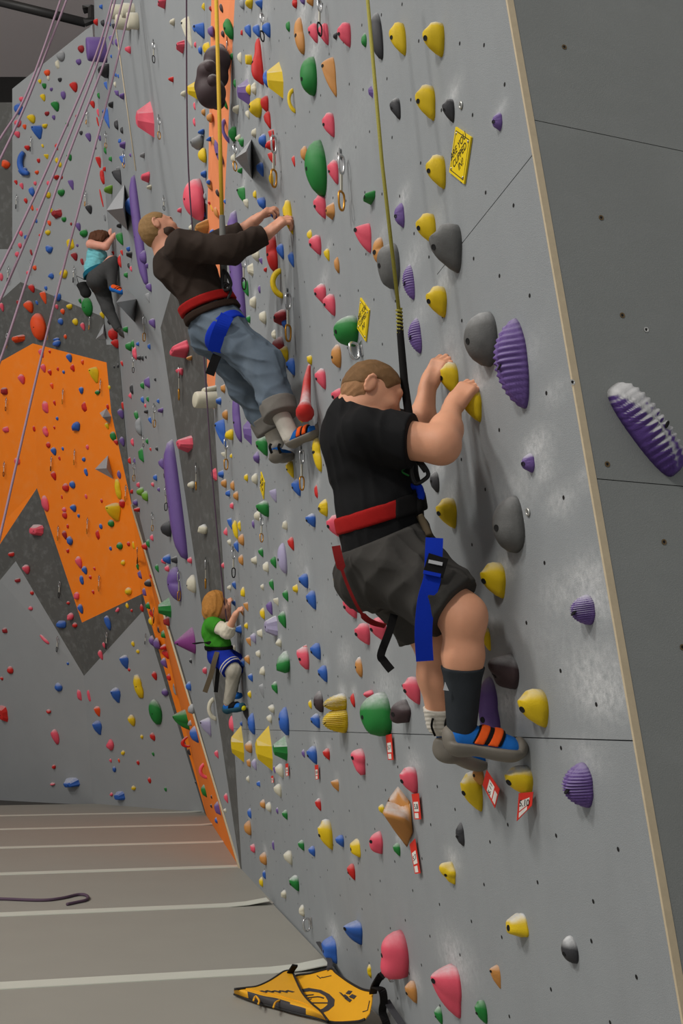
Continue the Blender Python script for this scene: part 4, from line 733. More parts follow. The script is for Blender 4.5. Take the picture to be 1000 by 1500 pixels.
for (x, y, lb) in ((530, 512, 'bare steel bolt hanger just above the boy\'s head'), (457, 1352, 'small steel hanger low on the wall above the floor flap')):
    P0, n = onM(x, y), NM; r = empty('bolt_hanger', P0); z = UM
    slab('plate', [P0 + z * .035 - D * .02, P0 + z * .035 + D * .02, P0 - z * .03 + D * .015, P0 - z * .03 - D * .015], n, .005, M_STEEL, r)
    carabiner('ring', P0 + n * .035 - z * .005, z, unit(n - D * .5), .075, .05, .0065, M_STEEL, r); tag(r, lb, 'bolt hanger')
# bolt holes of the main wall and side wall
HOLES = [(x * .4 + 560, y * .4 + 1180) for x, y in ((177, 70), (394, 133), (459, 70), (636, 110), (863, 160), (372, 289), (568, 281), (326, 424), (209, 362), (437, 482), (284, 547), (772, 351), (174, 478), (143, 584), (617, 673), (765, 496), (930, 628), (145, 194), (111, 311), (84, 420), (834, 795))]
HOLES += [(x * .34 + 660, y * .34 + 400) for x, y in ((210, 12), (340, 97), (48, 205), (412, 517), (209, 676), (46, 803), (149, 932), (486, 967))] + [(x * .34 + 660, y * .34 + 700) for x, y in ((404, 366), (326, 624), (473, 831), (627, 976), (92, 288))]
HOLES += [(x * .4 + 600, y * .4) for x, y in ((33, 150), (183, 159), (272, 165), (230, 421), (4, 365), (189, 664), (278, 705), (380, 752), (234, 947), (16, 855), (40, 597))]
rg = np.random.default_rng(5); near = [sh(onM(*p)) for p in HOLES]
for i in range(32):
    for j in range(34):
        s = aB[0] + .12 + i * .235 + rg.uniform(-.05, .05); h = .2 + j * .24 + (.12 if i % 2 else 0) + rg.uniform(-.04, .04)
        if h > 6.5 or min((s - a) ** 2 + (h - b) ** 2 for a, b in near) < .03: continue
        p = proj(P3((s, h)))
        if p[0] < lin((345, 0), (313, 600), p[1])[0] if False else p[0] < 330: continue
        if p[0] > 745 and p[1] < 900: continue
        near.append((s, h))
VV = []; FF = []
for s, h in near:
    b = len(VV); m = 8; rr = .0062
    VV += [P3((s + rr * math.cos(2 * math.pi * i / m), h + rr * math.sin(2 * math.pi * i / m)), .0006) for i in range(m)]; FF.append(tuple(range(b, b + m)))
tag(meshobj('bolt_hole', VV, FF, M_HOLE, wm), kind='stuff')
for x, y in ((826, 69), (880, 319), (911, 462), (889, 680), (972, 794), (999, 948), (946, 483), (838, 560)):
    P0 = onR(x, y); X, Y, Z = basis(NR); m = 12; ring = lambda r, z: [P0 + Z * z + r * (X * math.cos(2 * math.pi * i / m) + Y * math.sin(2 * math.pi * i / m)) for i in range(m)]
    Vh = ring(.0075, .0008) + ring(.0075, .0014) + ring(.0045, .0014) + ring(.004, .0009); Fh = [(a * m + i, a * m + (i + 1) % m, a * m + m + (i + 1) % m, a * m + m + i) for a in range(3) for i in range(m)] + [tuple(range(3 * m, 4 * m))]
    meshobj('bolt_hole', Vh, Fh, [M_RIM if x not in (946, 838) else M_WASHER, M_HOLE], ws, False, [0] * (3 * m) + [1])
for x, y in ((676, 154), (774, 750)):
    P0 = onM(x, y); V_, F2 = tube_geo([P0 + NM * .003 + .009 * (D * math.cos(a) + UM * math.sin(a)) for a in np.linspace(0, 2 * math.pi, 14, endpoint=False)], .0035, 6, True); meshobj('washer', V_, F2, M_WASHER, wm, True)
# warning signs: yellow diamonds screwed to the wall
M_SIGN = mat('yellow_sign_plastic', srgb(240, 208, 20), .45, .03, 20); M_INK = mat('black_print', srgb(30, 28, 22), .6)
def text(body, P0, X, Y, Z, size, m, par, name='lettering', ext=.0006):
    cu = bpy.data.curves.new('lettering', 'FONT'); cu.body = body; cu.size = size; cu.align_x = 'CENTER'; cu.align_y = 'CENTER'; cu.extrude = ext; cu.space_line = .95
    t = bpy.data.objects.new('tmp', cu); COL.objects.link(t); bpy.context.view_layer.update(); me = bpy.data.meshes.new_from_object(t.evaluated_get(bpy.context.evaluated_depsgraph_get())); bpy.data.objects.remove(t)
    V_ = np.empty(len(me.vertices) * 3, np.float32); me.vertices.foreach_get('co', V_); V_ = V_.reshape(-1, 3).astype(float); W_ = np.asarray(P0) + V_[:, :1] * X + V_[:, 1:2] * Y + (V_[:, 2:3] + .0008) * Z
    me.vertices.foreach_set('co', W_.astype(np.float32).ravel()); me.materials.append(m); me.update(); o = bpy.data.objects.new(name, me); COL.objects.link(o); setpar(o, par); return o
def sign(x, y, half, lb):
    P0 = onM(x, y); X, Y, Z = -D, UM, NM; r = empty('warning_sign', P0); c = [(0, 1), (1, 0), (0, -1), (-1, 0)]; q = lambda s, z: [P0 + X * a * s + Y * b * s + Z * z for a, b in c]
    bm = bmesh.new(); vs_ = [bm.verts.new(tuple(v)) for v in q(half, .001)]; f = bm.faces.new(vs_); e = bmesh.ops.extrude_face_region(bm, geom=[f]); bmesh.ops.translate(bm, verts=[v for v in e['geom'] if isinstance(v, bmesh.types.BMVert)], vec=tuple(Z * .006)); bmesh.ops.recalc_face_normals(bm, faces=bm.faces)
    bmobj('plate', bm, M_SIGN, r); Vb = q(half * .88, .0074) + q(half * .84, .0074); meshobj('border', Vb, [(i, (i + 1) % 4, 4 + (i + 1) % 4, 4 + i) for i in range(4)], M_INK, r)
    for i in range(4):
        ctr = P0 + X * c[i][0] * half * .77 + Y * c[i][1] * half * .77; tube('screw', [ctr + Z * .006, ctr + Z * .009], .004, M_STEEL, r, 8)
    text('ARE YOU\nCLIPPED\nIN?', P0 + Z * .007, X, Y, Z, half * .33, M_INK, r, ext=.0002); tag(r, lb, 'sign', 'yellow warning signs')
sign(676, 227.5, .098, 'yellow diamond warning sign beside a yellow jug, upper right of the main wall')
sign(533.5, 468, .1, 'yellow diamond warning sign beside the green ball hold')
sign(385, 711, .1, 'small distant yellow diamond sign below the man\'s feet, above a green jug')
# red grade tags
M_TAG = mat('red_tag_card', srgb(214, 44, 26), .5, .04, 20); M_PAPER = mat('white_tag_label', srgb(226, 222, 214), .6, .03, 20)
def rtag(quad, out, txt, lb):
    P = [hitp(x, y, onM(*quad[0]) + NM * o_, NM) for (x, y), o_ in zip(quad, out)]; P = [np.array(p) for p in P]; r = empty('grade_tag', np.mean(P, 0)); n = unit(np.cross(P[3] - P[0], P[1] - P[0])); n = n if n @ (CAM - P[0]) > 0 else -n
    bl = lambda u, v: (P[0] * (1 - u) + P[1] * u) * (1 - v) + (P[3] * (1 - u) + P[2] * u) * v
    slab('card', P, n, .0015, M_TAG, r); Lb_ = slab('paper_label', [bl(*q) + n * .0016 for q in ((.14, .32), (.8, .32), (.8, .7), (.14, .7))], n, .0006, M_PAPER, r)
    slab('paper_label', [bl(*q) + n * .0016 for q in ((.14, .76), (.68, .76), (.68, .96), (.14, .96))], n, .0006, M_PAPER, r)
    X = unit(P[1] - P[0]); Y = unit(P[0] - P[3]); text(txt, bl(.47, .51) + n * .0022, X, Y, n, np.linalg.norm(P[1] - P[0]) * .42, M_INK, Lb_, ext=.0003); tag(r, lb, 'tag', 'red paper grade tags')
TG = [([(565, 1077), (573.5, 1075), (576.5, 1113), (568.5, 1113)], (.02, .01, .01, .02), '5.7', 'red grade tag under the large green chalky dome'), ([(603, 1163), (613.5, 1162), (617, 1200), (607.5, 1200)], (.02, .01, .01, .02), '5.8', 'red grade tag under the pink jug beside the tan scooped hold'),
      ([(600, 1237), (608, 1228), (616, 1279), (608, 1280)], (.02, .01, .01, .02), '5.7', 'red grade tag hanging beneath the tan scooped hold'), ([(707, 1150), (713, 1128), (732, 1156), (725, 1184)], (.03, .02, .02, .03), '5.11', 'large slanted red grade tag below the boy\'s shoe between yellow jugs'),
      ([(760, 1162), (781, 1160), (779, 1180), (757, 1203)], (.03, .01, .02, .05), '5.10', 'red grade tag curling beneath the yellow jug under the boy\'s toe'), ([(461, 1121), (466, 1120), (467, 1141), (462.5, 1142)], (.02, .01, .01, .02), '5.8', 'small red grade tag under a chalky blue jug low on the wall'),
      ([(418, 1119), (422, 1118), (423, 1136), (419, 1137)], (.02, .01, .01, .02), '5.6', 'small red grade tag beneath the green faceted hold'), ([(397, 1137), (400, 1136), (401, 1146), (398, 1147)], (.02, .01, .01, .02), '5.6', 'tiny red grade tag under the larger yellow crystal volume')]
for q in TG: rtag(*q)
# ---------------------------------------------------------------- people
def skin(name, c): 
    m = mat(name, srgb(*c), .55, .07, 25, .12, 220, spec=.35); b = m.node_tree.nodes['Principled BSDF']; b.inputs['Subsurface Weight'].default_value = .12; b.inputs['Subsurface Scale'].default_value = .01; b.inputs['Subsurface Radius'].default_value = (1, .4, .25); return m
SK_BOY = skin('skin_boy', (222, 160, 126)); SK_MAN = skin('skin_man', (210, 150, 122)); SK_KID = skin('skin_child', (224, 164, 134)); SK_WOM = skin('skin_woman', (226, 160, 138))
CL = lambda n, c, v=.15, s=30, r=.85: mat(n, srgb(*c), r, v, s, .25, 500, spec=.15, sheen=.0)
M_BLACKT = CL('black_cotton', (24, 24, 25)); M_SHORTS = CL('charcoal_cotton', (62, 60, 57)); M_JEANS = mat('blue_grey_denim', srgb(92, 104, 116), .85, .28, 9, .35, 400, spec=.15, streak=(9, 9, 3, .9, (.22, .26, .30, 1)))
M_BROWNT = CL('dark_brown_knit', (52, 42, 36)); M_GREENT = CL('green_cotton', (62, 142, 40)); M_CREAM = CL('cream_cotton', (214, 206, 186)); M_LEG = CL('pale_grey_leggings', (176, 170, 156), .12, 60)
M_BLUEC = CL('royal_blue_shorts', (24, 46, 150)); M_CYAN = CL('pale_turquoise_cotton', (120, 196, 204), .25, 14); M_CHAR = CL('charcoal_leggings', (72, 72, 72)); M_TEAL = CL('teal_webbing', (20, 92, 112)); M_REDW = CL('red_webbing', (158, 26, 24)); M_BLUEW = CL('blue_webbing', (18, 52, 178), .08)
M_SOCKB = CL('dark_grey_sock', (48, 52, 56)); M_SOCKW = CL('white_sock', (206, 200, 188)); M_RUB = mat('grey_shoe_rubber', srgb(118, 112, 102), .6, .1, 20); M_SHBLUE = CL('blue_shoe_fabric', (32, 104, 184)); M_SHORG = CL('orange_shoe_strap', (232, 92, 34)); M_YELL = CL('yellow_shoe_trim', (210, 200, 30))
M_BROWNW = CL('brown_webbing', (96, 84, 66)); M_BLKW = CL('black_strap', (22, 21, 21)); M_GREYP = CL('light_grey_print', (190, 192, 194))
def hairm(n, c, v=.35): return mat(n, srgb(*c), .7, v, 60, .6, 420, spec=.25)
H_BOY = hairm('light_brown_hair', (124, 92, 58)); H_MAN = hairm('sandy_cropped_hair', (140, 108, 66)); H_BEARD = hairm('dark_brown_beard', (58, 42, 30)); H_KID = hairm('copper_blond_hair', (178, 122, 56)); H_WOM = hairm('auburn_brown_hair', (92, 56, 36))
M_EYE = mat('eye_white', srgb(226, 222, 216), .3); M_IRIS = mat('dark_iris', srgb(40, 30, 24), .2); M_LIP = mat('lip', srgb(176, 92, 82), .5)
def basis3(fw, upv): f = unit(fw); u = unit(upv - f * (np.asarray(upv) @ f)); s = np.cross(f, u); return s, f, u      # side (own right), forward, up
def head(c, fw, upv, k, side_vis=1, nk=None):
    """prims of a head: c skull centre, k scale (1 = adult)"""
    s, f, u = basis3(fw, upv); p = []; c = np.asarray(c); q = lambda a, b, d: c + (s * a + f * b + u * d) * k
    p.append((ell(c, np.array([.076, .096, .088]) * k, s, f, u), .01)); p.append((ell(q(0, .03, -.045), np.array([.062, .066, .075]) * k, s, f, u), .03 * k))
    p.append((cone(q(0, .05, -.07), q(0, .072, -.1), .045 * k, .026 * k), .03 * k)); p.append((cone(q(.03, .0, -.07), q(0, .06, -.1), .035 * k, .028 * k), .02 * k)); p.append((cone(q(-.03, .0, -.07), q(0, .06, -.1), .035 * k, .028 * k), .02 * k))
    p.append((cone(q(0, .092, -.012), q(0, .117, -.046), .009 * k, .0125 * k), .012 * k)); p.append((ell(q(0, .1, -.048), np.array([.018, .012, .009]) * k, s, f, u), .008 * k)); p.append((cone(q(-.035, .083, .012), q(.035, .083, .012), .012 * k, .012 * k), .02 * k))
    p.append((ell(q(0, .09, -.075), np.array([.024, .012, .012]) * k, s, f, u), .01 * k))
    for sg in (-1, 1):
        p.append((ell(q(sg * .04, .07, -.04), np.array([.025, .024, .022]) * k, s, f, u), .025 * k))
        R_ = [q(sg * (.08 + .004 * math.sin(a)), -.02 - .015 * math.cos(a), -.02 + .027 * math.sin(a)) for a in np.linspace(-1.9, 1.9, 7)]
        for a_, b_ in zip(R_[:-1], R_[1:]): p.append((cone(a_, b_, .0055 * k, .0055 * k), .004 * k))
        p.append((ell(q(sg * .078, -.016, -.022), np.array([.008, .016, .026]) * k, s, f, u), .006 * k))
    if nk is not None: p.append((cone(q(0, -.025, -.06), nk, .05 * k, .056 * k), .03 * k))
    return p, q, (s, f, u)
def hair_cap(c, fr, k, off, low=-.055, front=.058, ear=True, wrn=None, pr=None):
    s, f, u = fr; pr = pr or [(ell(c, np.array([.077, .097, .089]) * k, s, f, u), .01), (ell(c - f * .03 * k - u * .04 * k, np.array([.062, .06, .06]) * k, s, f, u), .03)]
    cuts = [(c + f * front * k + u * .035 * k, unit(f * .86 - u * .5), .012 * k), (c + u * low * k - f * .03 * k, unit(-u + f * .25), .012 * k)]
    sub = [(ell(c + sg * s * .08 * k + f * .004 * k - u * .03 * k, np.array([.04, .03, .036]) * k, s, f, u), .012 * k) for sg in (-1, 1)] if ear else []
    return Blend(pr, off, cuts, sub, wrn)
def features(q, fr, k, par, brow, lips=True, closed=False):
    s, f, u = fr
    for sg in (-1, 1):
        if closed:
            tube('eyelid', spline([q(sg * .018, .09, -.02), q(sg * .034, .088, -.025), q(sg * .05, .074, -.018)], 4), .0024 * k, brow, par, 6); continue
        sdf_obj('eye', Blend([(ell(q(sg * .032, .079, -.012), np.array([.013, .011, .009]) * k, s, f, u), .002)]), .002, M_EYE, par); sdf_obj('iris', Blend([(ell(q(sg * .032, .0875, -.013), np.array([.006, .004, .006]) * k, s, f, u), .002)]), .0015, M_IRIS, par)
        tube('eyebrow', spline([q(sg * .014, .098, .008), q(sg * .034, .093, .014), q(sg * .052, .08, .008)], 4), .0042 * k, brow, par, 6)
    if lips: tube('lips', spline([q(-.024, .09, -.078), q(-.01, .102, -.074), q(.01, .102, -.074), q(.024, .09, -.078)], 4), .0048 * k, M_LIP, par, 6)
def hand(w, dr, back, L, curl=(25, 45, 40), thumb=1, spread=.5, tdir=None):
    """palm, four fingers and a thumb; dr wrist to knuckles, back = normal of the back of the hand"""
    d = unit(dr); b = unit(np.asarray(back) - d * (np.asarray(back) @ d)); sd = np.cross(d, b) * thumb; p = []; w = np.asarray(w)
    pc = w + d * L * .24; p.append((rbox(pc, np.array([.2, .27, .085]) * L, .07 * L, sd, d, b), .012)); p.append((cone(w - d * L * .1, w + d * .12 * L, .135 * L, .14 * L), .02))
    for i, (o_, ln) in enumerate(((-.15, .88), (-.05, 1.0), (.05, .95), (.145, .76))):
        a = w + d * L * (.47 - .03 * abs(i - 1.2)) + sd * o_ * -1 * L; ang = 0; r = .052 * L
        for j, sg in enumerate((.23, .155, .12)):
            ang += math.radians(curl[j] + (i - 1) * 3); v = d * math.cos(ang) - b * math.sin(ang) + sd * (-o_) * spread * (.35 if j == 0 else .1); e = a + unit(v) * sg * L * ln; p.append((cone(a, e, r * (1.04 - .09 * j), r * (.95 - .1 * j)), .004 if j else .006)); a = e
    a = w + d * L * .12 + sd * .15 * L - b * .03 * L; td = unit(d * .7 + sd * .62 - b * .45) if tdir is None else unit(tdir); e = a + td * .2 * L; p.append((cone(a, e, .072 * L, .058 * L), .012)); p.append((cone(e, e + unit(td + d * .5 - b * .3) * .17 * L, .056 * L, .046 * L), .004)); return p
def slabi(pt, n, hw, axis=None, rad=1e9):
    pt = np.asarray(pt); n = unit(n); return lambda P: np.maximum(np.abs((P - pt) @ n) - hw, np.linalg.norm(P - pt, axis=1) - rad)
def shoe(par, heel, toe, upv, k, h, cols, ank, straps=True):
    f = unit(np.asarray(toe) - heel); L = np.linalg.norm(np.asarray(toe) - heel); u = unit(np.asarray(upv) - f * (np.asarray(upv) @ f)); s = np.cross(f, u); heel = np.asarray(heel); Q = lambda a, b, c: heel + f * a * L + u * b * L + s * c * L
    pr = [(ell(Q(.13, .13, 0), np.array([.15, .15, .17]) * L, s, f, u), .02), (rbox(Q(.45, .1, 0), np.array([.155, .42, .1]) * L, .08 * L, s, f, u), .03), (ell(Q(.74, .1, 0), np.array([.18, .24, .105]) * L, s, f, u), .03), (cone(Q(.16, .22, 0), Q(.62, .16, 0), .13 * L, .11 * L), .03), (cone(Q(.1, .2, 0), ank, .13 * L, .115 * L), .02)]
    root = sdf_obj('shoe', Blend(pr, 0, [(Q(.16, .36, 0), unit(u - f * .35), .01)]), h, cols[0], par)
    rnd = Blend(pr, .012 * k, isect=lambda P: np.minimum(np.minimum((P - Q(.3, .11, 0)) @ unit(u + f * .0), np.linalg.norm(P - Q(.02, .1, 0), axis=1) - .19 * L), np.linalg.norm(P - Q(1.0, .08, 0), axis=1) - .2 * L))
    sdf_obj('rubber_sole', rnd, h, cols[1], root)
    if straps:
        for t in (.4, .58): sdf_obj('strap', Blend(pr, .009 * k, isect=lambda P, t=t: np.maximum(np.abs((P - Q(t, .2, 0)) @ unit(f - u * .45)) - .062 * L, -((P - Q(.3, .12, 0)) @ u))), h, cols[2], root)
        sdf_obj('strap_edge', Blend(pr, .006 * k, isect=lambda P: np.maximum(np.abs((P - Q(.5, .2, 0)) @ unit(f - u * .45)) - .17 * L, -((P - Q(.3, .125, 0)) @ u))), h, M_BLKW, root)
    return root
def rib(name, pts, width, m, par, thick=.003, wd=None): return ribbon(name, spline(pts, 6), wd if wd is not None else RT * 1.0, width, thick, m, par)
J = at
# ------------------------------------------------ the boy
bo = empty('person', J(680, 1120, 3.0))
hc = J(546, 568, 3.06); hf = np.array([.90, .20, -.42]); hu = np.array([.34, .05, .94]); nb = J(520, 606, 3.07)
hp_, hq, hfr = head(hc, hf, hu, .93, 1, nb)
sR = J(538, 636, 2.95); sL = J(556, 625, 3.2); eR = J(646, 652, 2.87); wR = J(663, 597, 3.03); eL = J(612, 645, 3.2); wL = J(627, 566, 3.24)
ch = J(542, 668, 3.07); ub = J(524, 640, 3.07); wa = J(556, 748, 3.05); pv = J(566, 812, 3.04)
rH = J(588, 832, 2.96); rK = J(679, 903, 2.85); rA = J(676, 1064, 2.87); lH = J(575, 842, 3.12); lK = J(640, 942, 3.11); lA = J(644, 1058, 3.14)
tor = [(cone(sR, sL, .062, .062), .02), (cone(ub, ch, .1, .122), .05), (cone(ch, wa, .122, .112), .05), (cone(wa, pv, .112, .125), .05), (cone(nb, ub, .06, .085), .05)]
armR = [(cone(sR, eR, .064, .055), .03), (cone(eR, mid(eR, wR, .4), .056, .05), .02), (cone(mid(eR, wR, .4), wR, .048, .027), .02)]
armL = [(cone(sL, eL, .06, .05), .03), (cone(eL, mid(eL, wL, .4), .05, .045), .02), (cone(mid(eL, wL, .4), wL, .044, .026), .02)]
thR = [(cone(rH, rK, .095, .062), .04)]; thL = [(cone(lH, lK, .09, .07), .04)]
shR = [(ell(rK, (.06, .06, .064)), .03), (cone(rK, mid(rK, rA, .35), .056, .058), .03), (cone(mid(rK, rA, .35), rA, .056, .038), .03)]; shL = [(cone(lK, mid(lK, lA, .4), .064, .064), .03), (cone(mid(lK, lA, .4), lA, .062, .038), .03)]
hnR = hand(J(664, 594, 3.03), J(683, 570, 3.05) - J(664, 594, 3.03), -RT * .5 + UP * .35 - FW * .8, .175, (30, 58, 45), -1, .8)
hnL = hand(J(628, 562, 3.245), J(642, 535, 3.25) - J(628, 562, 3.245), -RT * .6 + UP * .3 - FW * .75, .175, (36, 62, 45), -1, .8)
sdf_obj('body', Blend(hp_ + tor + armR + armL + thR + thL + shR + shL + hnR + hnL, 0), .0036, SK_BOY, bo)
sdf_obj('hair', hair_cap(hc, hfr, .93, .0038, -.03, .07, True, wr(31, .004, 60)), .003, H_BOY, bo); sdf_obj('faded_hair', hair_cap(hc, hfr, .93, .0016, -.088, .066, True, wr(32, .003, 70)), .003, hairm('short_faded_hair', (166, 122, 84)), bo)
features(hq, hfr, .93, bo, H_BOY, True, True)
upR = unit(eR - sR); upL = unit(eL - sL)
W1 = wr(3, .013, 22, (.8, .8, 1))
shirt = Union([Blend(tor, .012, [(J(558, 838, 3.04), unit(-UP - RT * .35), .01), (nb + (hc - nb) * .3, unit(hc - nb), .01)], (), W1), Blend([(cone(sR, mid(sR, eR, .75), .068, .074), .03)], .012, [(sR + (eR - sR) * .62, unit(upR + UP * .1), .005)], (), W1), Blend([(cone(sL, mid(sL, eL, .7), .066, .07), .03)], .012, [(sL + (eL - sL) * .55, upL, .005)], (), W1)], .035)
to = sdf_obj('t_shirt', shirt, .005, M_BLACKT, bo)
sh_ = Blend([(cone(wa, pv, .115, .135), .05), (cone(pv, J(538, 848, 3.05), .122, .09), .05), (cone(rH, rK, .108, .09), .05), (cone(lH, lK, .1, .085), .04)], .012, [(J(667, 888, 2.87), unit(rK - rH), .006), (J(628, 928, 3.1), unit(unit(lK - lH) - UP * .3), .006), (J(552, 788, 3.04), unit(UP - RT * .42), .008)], (), wr(8, .022, 22))
so_ = sdf_obj('shorts', sh_, .005, M_SHORTS, bo)
sk = sdf_obj('sock', Blend(shR, .006, [(J(674, 977, 2.85), unit(rK - rA), .004)]), .0045, M_SOCKB, bo); tag(sk, 'dark grey knee sock with a small pale mark')
sk2 = sdf_obj('sock', Blend(shL, .007, [(J(642, 1036, 3.13), unit(lK - lA), .004)], (), lambda P: .0015 * np.sin(P[:, 2] * 500)), .004, M_SOCKW, bo); tag(sk2, 'short white ribbed sock')
e = J(649, 1008, 2.79); 
mk = [J(650, 998, 2.80), J(656, 1012, 2.80), J(647, 1011, 2.80)]; slab('mark', [mid(p_, J(676, 1008, 2.86), .06) for p_ in mk], -FW, .0015, M_GREYP, sk)
s1 = shoe(bo, J(657, 1094, 2.87), J(768, 1108, 2.86), UP * 1 + RT * .05, 1, .0034, (M_SHBLUE, M_RUB, M_SHORG), J(672, 1062, 2.87)); tag(s1, 'blue climbing shoe with two orange straps and grey rubber')
s2 = shoe(bo, J(644, 1104, 3.12), J(706, 1124, 3.22), UP, 1, .004, (M_SHBLUE, M_RUB, M_SHORG), J(643, 1064, 3.14), False); tag(s2, 'climbing shoe seen from its grey rubber heel')
for dx in (-8, 12): rib('pull_tab', [J(642 + dx, 1052, 3.09), J(640 + dx, 1064, 3.085), J(645 + dx, 1078, 3.09)], .007, M_BLKW, s2)
ha = sdf_obj('harness', Blend(tor, .021, isect=slabi(J(556, 752, 3.05), RT * .30 - UP * .95, .026)), .005, M_REDW, bo); tag(ha, 'red harness waist belt with black front and blue leg loop strap')
sdf_obj('belt_pad', Blend(tor, .024, [(J(578, 748, 2.95), -RT, .004)], isect=slabi(J(556, 752, 3.05), RT * .28 - UP * .95, .03)), .005, M_BLKW, ha)
fr_ = -FW * .0
dz = lambda x, y, off: J(x, y, 2.84 - off)
bl = rib('leg_strap', [dz(636, 788, .03), dz(635, 812, .04), dz(633, 846, .05), dz(624, 880, .05), dz(620, 925, .04), dz(622, 968, .02)], .05, M_BLUEW, ha, .004); tag(bl, 'dangling royal blue webbing strap')
rib('leg_buckle', [dz(642, 815, .045), dz(634, 842, .058)], .058, M_BLKW, ha, .012); rib('buckle_bar', [dz(638, 822, .056), dz(637, 827, .06)], .04, M_STEEL, ha, .004); rib('buckle_bar', [dz(633, 838, .062), dz(632, 843, .064)], .05, M_BLUEW, ha, .006)
gl = rib('gear_strap', [J(492, 800, 2.93), J(497, 822, 2.9), J(506, 850, 2.88), J(519, 880, 2.86), J(532, 902, 2.86), J(546, 912, 2.87), J(564, 917, 2.88)], [.026] * 9 + [.009] * 15 + [.018] * 13, CL('dark_red_webbing', (112, 22, 22)), ha, .004); tag(gl, 'thin red and dark strap hanging behind the shorts')
rib('tail_strap', [J(577, 900, 2.95), J(570, 925, 2.94), J(558, 958, 2.93), J(562, 968, 2.93), J(573, 982, 2.92)], .024, M_BLKW, ha, .005)
tube('tie_in_loop', spline([J(608, 722, 2.98), J(614, 735, 2.96), J(612, 748, 2.96), J(604, 755, 2.97)], 5), .014, M_BLKW, ha); tube('belay_loop', spline([J(600, 715, 2.99), J(612, 712, 2.97), J(616, 728, 2.96), J(606, 738, 2.97)], 5), .012, M_BLUEW, ha)
tube('belay_loop', spline([J(614, 755, 2.96), J(622, 770, 2.95), J(628, 785, 2.93)], 5), .012, M_BROWNW, ha)
tube('print_line', spline([J(590, 672, 2.955), J(597, 682, 2.96), J(588, 690, 2.955), J(599, 697, 2.96)], 4), .003, HM['g'], to)
# his rope: dyed yellow above, taped, black sleeve below, black carabiner
M_ROPEY = mat('yellow_green_rope', srgb(150, 142, 54), .7, .18, 160, .5, 300); M_ROPEP = mat('mauve_rope', srgb(150, 124, 140), .7, .2, 160, .5, 300); M_ROPEW = mat('gold_rope', srgb(206, 166, 40), .7, .15, 160, .4, 300); M_ROPED = mat('dark_plum_rope', srgb(86, 66, 84), .7, .2, 160, .5, 300)
ro = empty('climbing_rope', J(585, 470, 3.1)); tag(ro, 'yellow-green rope running up from the boy\'s carabiner, black sleeve at its lower end', 'rope')
tube('rope', [J(533, -60, 3.3), J(559, 235, 3.2), J(584, 455, 3.12)], .0065, M_ROPEY, ro)
kn = []
for t in np.linspace(0, 1, 50): a_ = t * 2 * math.pi * 7; c0 = mid(J(584, 452, 3.12), J(586, 490, 3.11), t); kn.append(c0 + .0085 * (RT * math.cos(a_) + FW * math.sin(a_)))
tube('whipping', kn, .004, M_ROPEY, ro, 6); tube('sleeve', [J(585, 456, 3.12), J(586, 488, 3.11), J(592, 560, 3.08), J(601, 625, 3.03), J(606, 672, 2.97)], [.007, .012, .0135, .0145, .014], M_BLKW, ro)
tube('carabiner', spline([J(606, 668, 2.96), J(619, 680, 2.95), J(627, 694, 2.95), J(622, 702, 2.95), J(608, 708, 2.96), J(602, 690, 2.96), J(606, 668, 2.96)], 6), .0065, M_BLACK, ro); tube('carabiner_gate', [J(611, 672, 2.955), J(624, 690, 2.945)], .0095, M_BLACK, ro)
tag(bo, 'boy in black t-shirt and charcoal shorts gripping yellow holds near the right, roped up', 'person')
# ------------------------------------------------ the man
mn = empty('person', J(440, 660, 5.4)); dh = 5.62
hc = J(229, 335, dh); hf = np.array([.75, .30, .38]); hu = np.array([-.42, .1, .88]); nb = J(250, 367, dh)
hp_, hq, hfr = head(hc, hf, hu, 1.05, 1, nb)
sR = J(266, 362, 5.45); sL = J(285, 362, 5.83); eR = J(335, 367, 5.38); wR = J(390, 343, 5.43); eL = J(338, 352, 5.85); wL = J(371, 325, 5.83); ub = J(258, 385, 5.63); ch = J(277, 398, 5.62); wa = J(300, 441, 5.6); pv = J(318, 473, 5.6)
rH = J(330, 486, 5.5); rK = J(388, 538, 5.38); rA = J(412, 610, 5.27); lH = J(318, 492, 5.7); lK = J(362, 566, 5.72); lA = J(398, 630, 5.72)
tor = [(cone(sR, sL, .075, .075), .03), (cone(ub, ch, .115, .125), .06), (cone(ch, wa, .125, .115), .06), (cone(wa, pv, .112, .12), .06), (cone(nb, ub, .07, .1), .06)]
armR = [(cone(sR, eR, .066, .055), .03), (cone(eR, wR, .054, .032), .03)]; armL = [(cone(sL, eL, .064, .053), .03), (cone(eL, wL, .052, .032), .03)]
lg = [(cone(rH, rK, .1, .07), .05), (cone(rK, rA, .066, .045), .04), (cone(lH, lK, .1, .07), .05), (cone(lK, lA, .066, .045), .04)]
hnR = hand(J(394, 340, 5.43), J(420, 318, 5.42) - J(394, 340, 5.43), -FW * .6 + UP * .7 - RT * .2, .215, (28, 60, 45), -1)
hnL = hand(J(374, 323, 5.83), J(391, 309, 5.8) - J(374, 323, 5.83), UP * .85 - FW * .5, .205, (25, 50, 45), -1)
sdf_obj('body', Blend(hp_ + tor + armR + armL + lg + hnR + hnL), .005, SK_MAN, mn)
sdf_obj('hair', hair_cap(hc, hfr, 1.05, .0028, -.088, .05, True, wr(33, .005, 50)), .0045, H_MAN, mn)
s, f, u = hfr; k = 1.05
sdf_obj('beard', Blend([(cone(hq(.045, .03, -.075), hq(0, .075, -.108), .036, .03), .02), (cone(hq(-.045, .03, -.075), hq(0, .075, -.108), .036, .03), .02), (cone(hq(0, .078, -.1), hq(0, .1, -.135), .034, .02), .02)], .004, [(hq(0, .06, -.062), unit(u + f * .1), .01)], (), wr(4, .006, 60)), .005, H_BEARD, mn)
features(hq, hfr, 1.05, mn, H_BEARD, False)
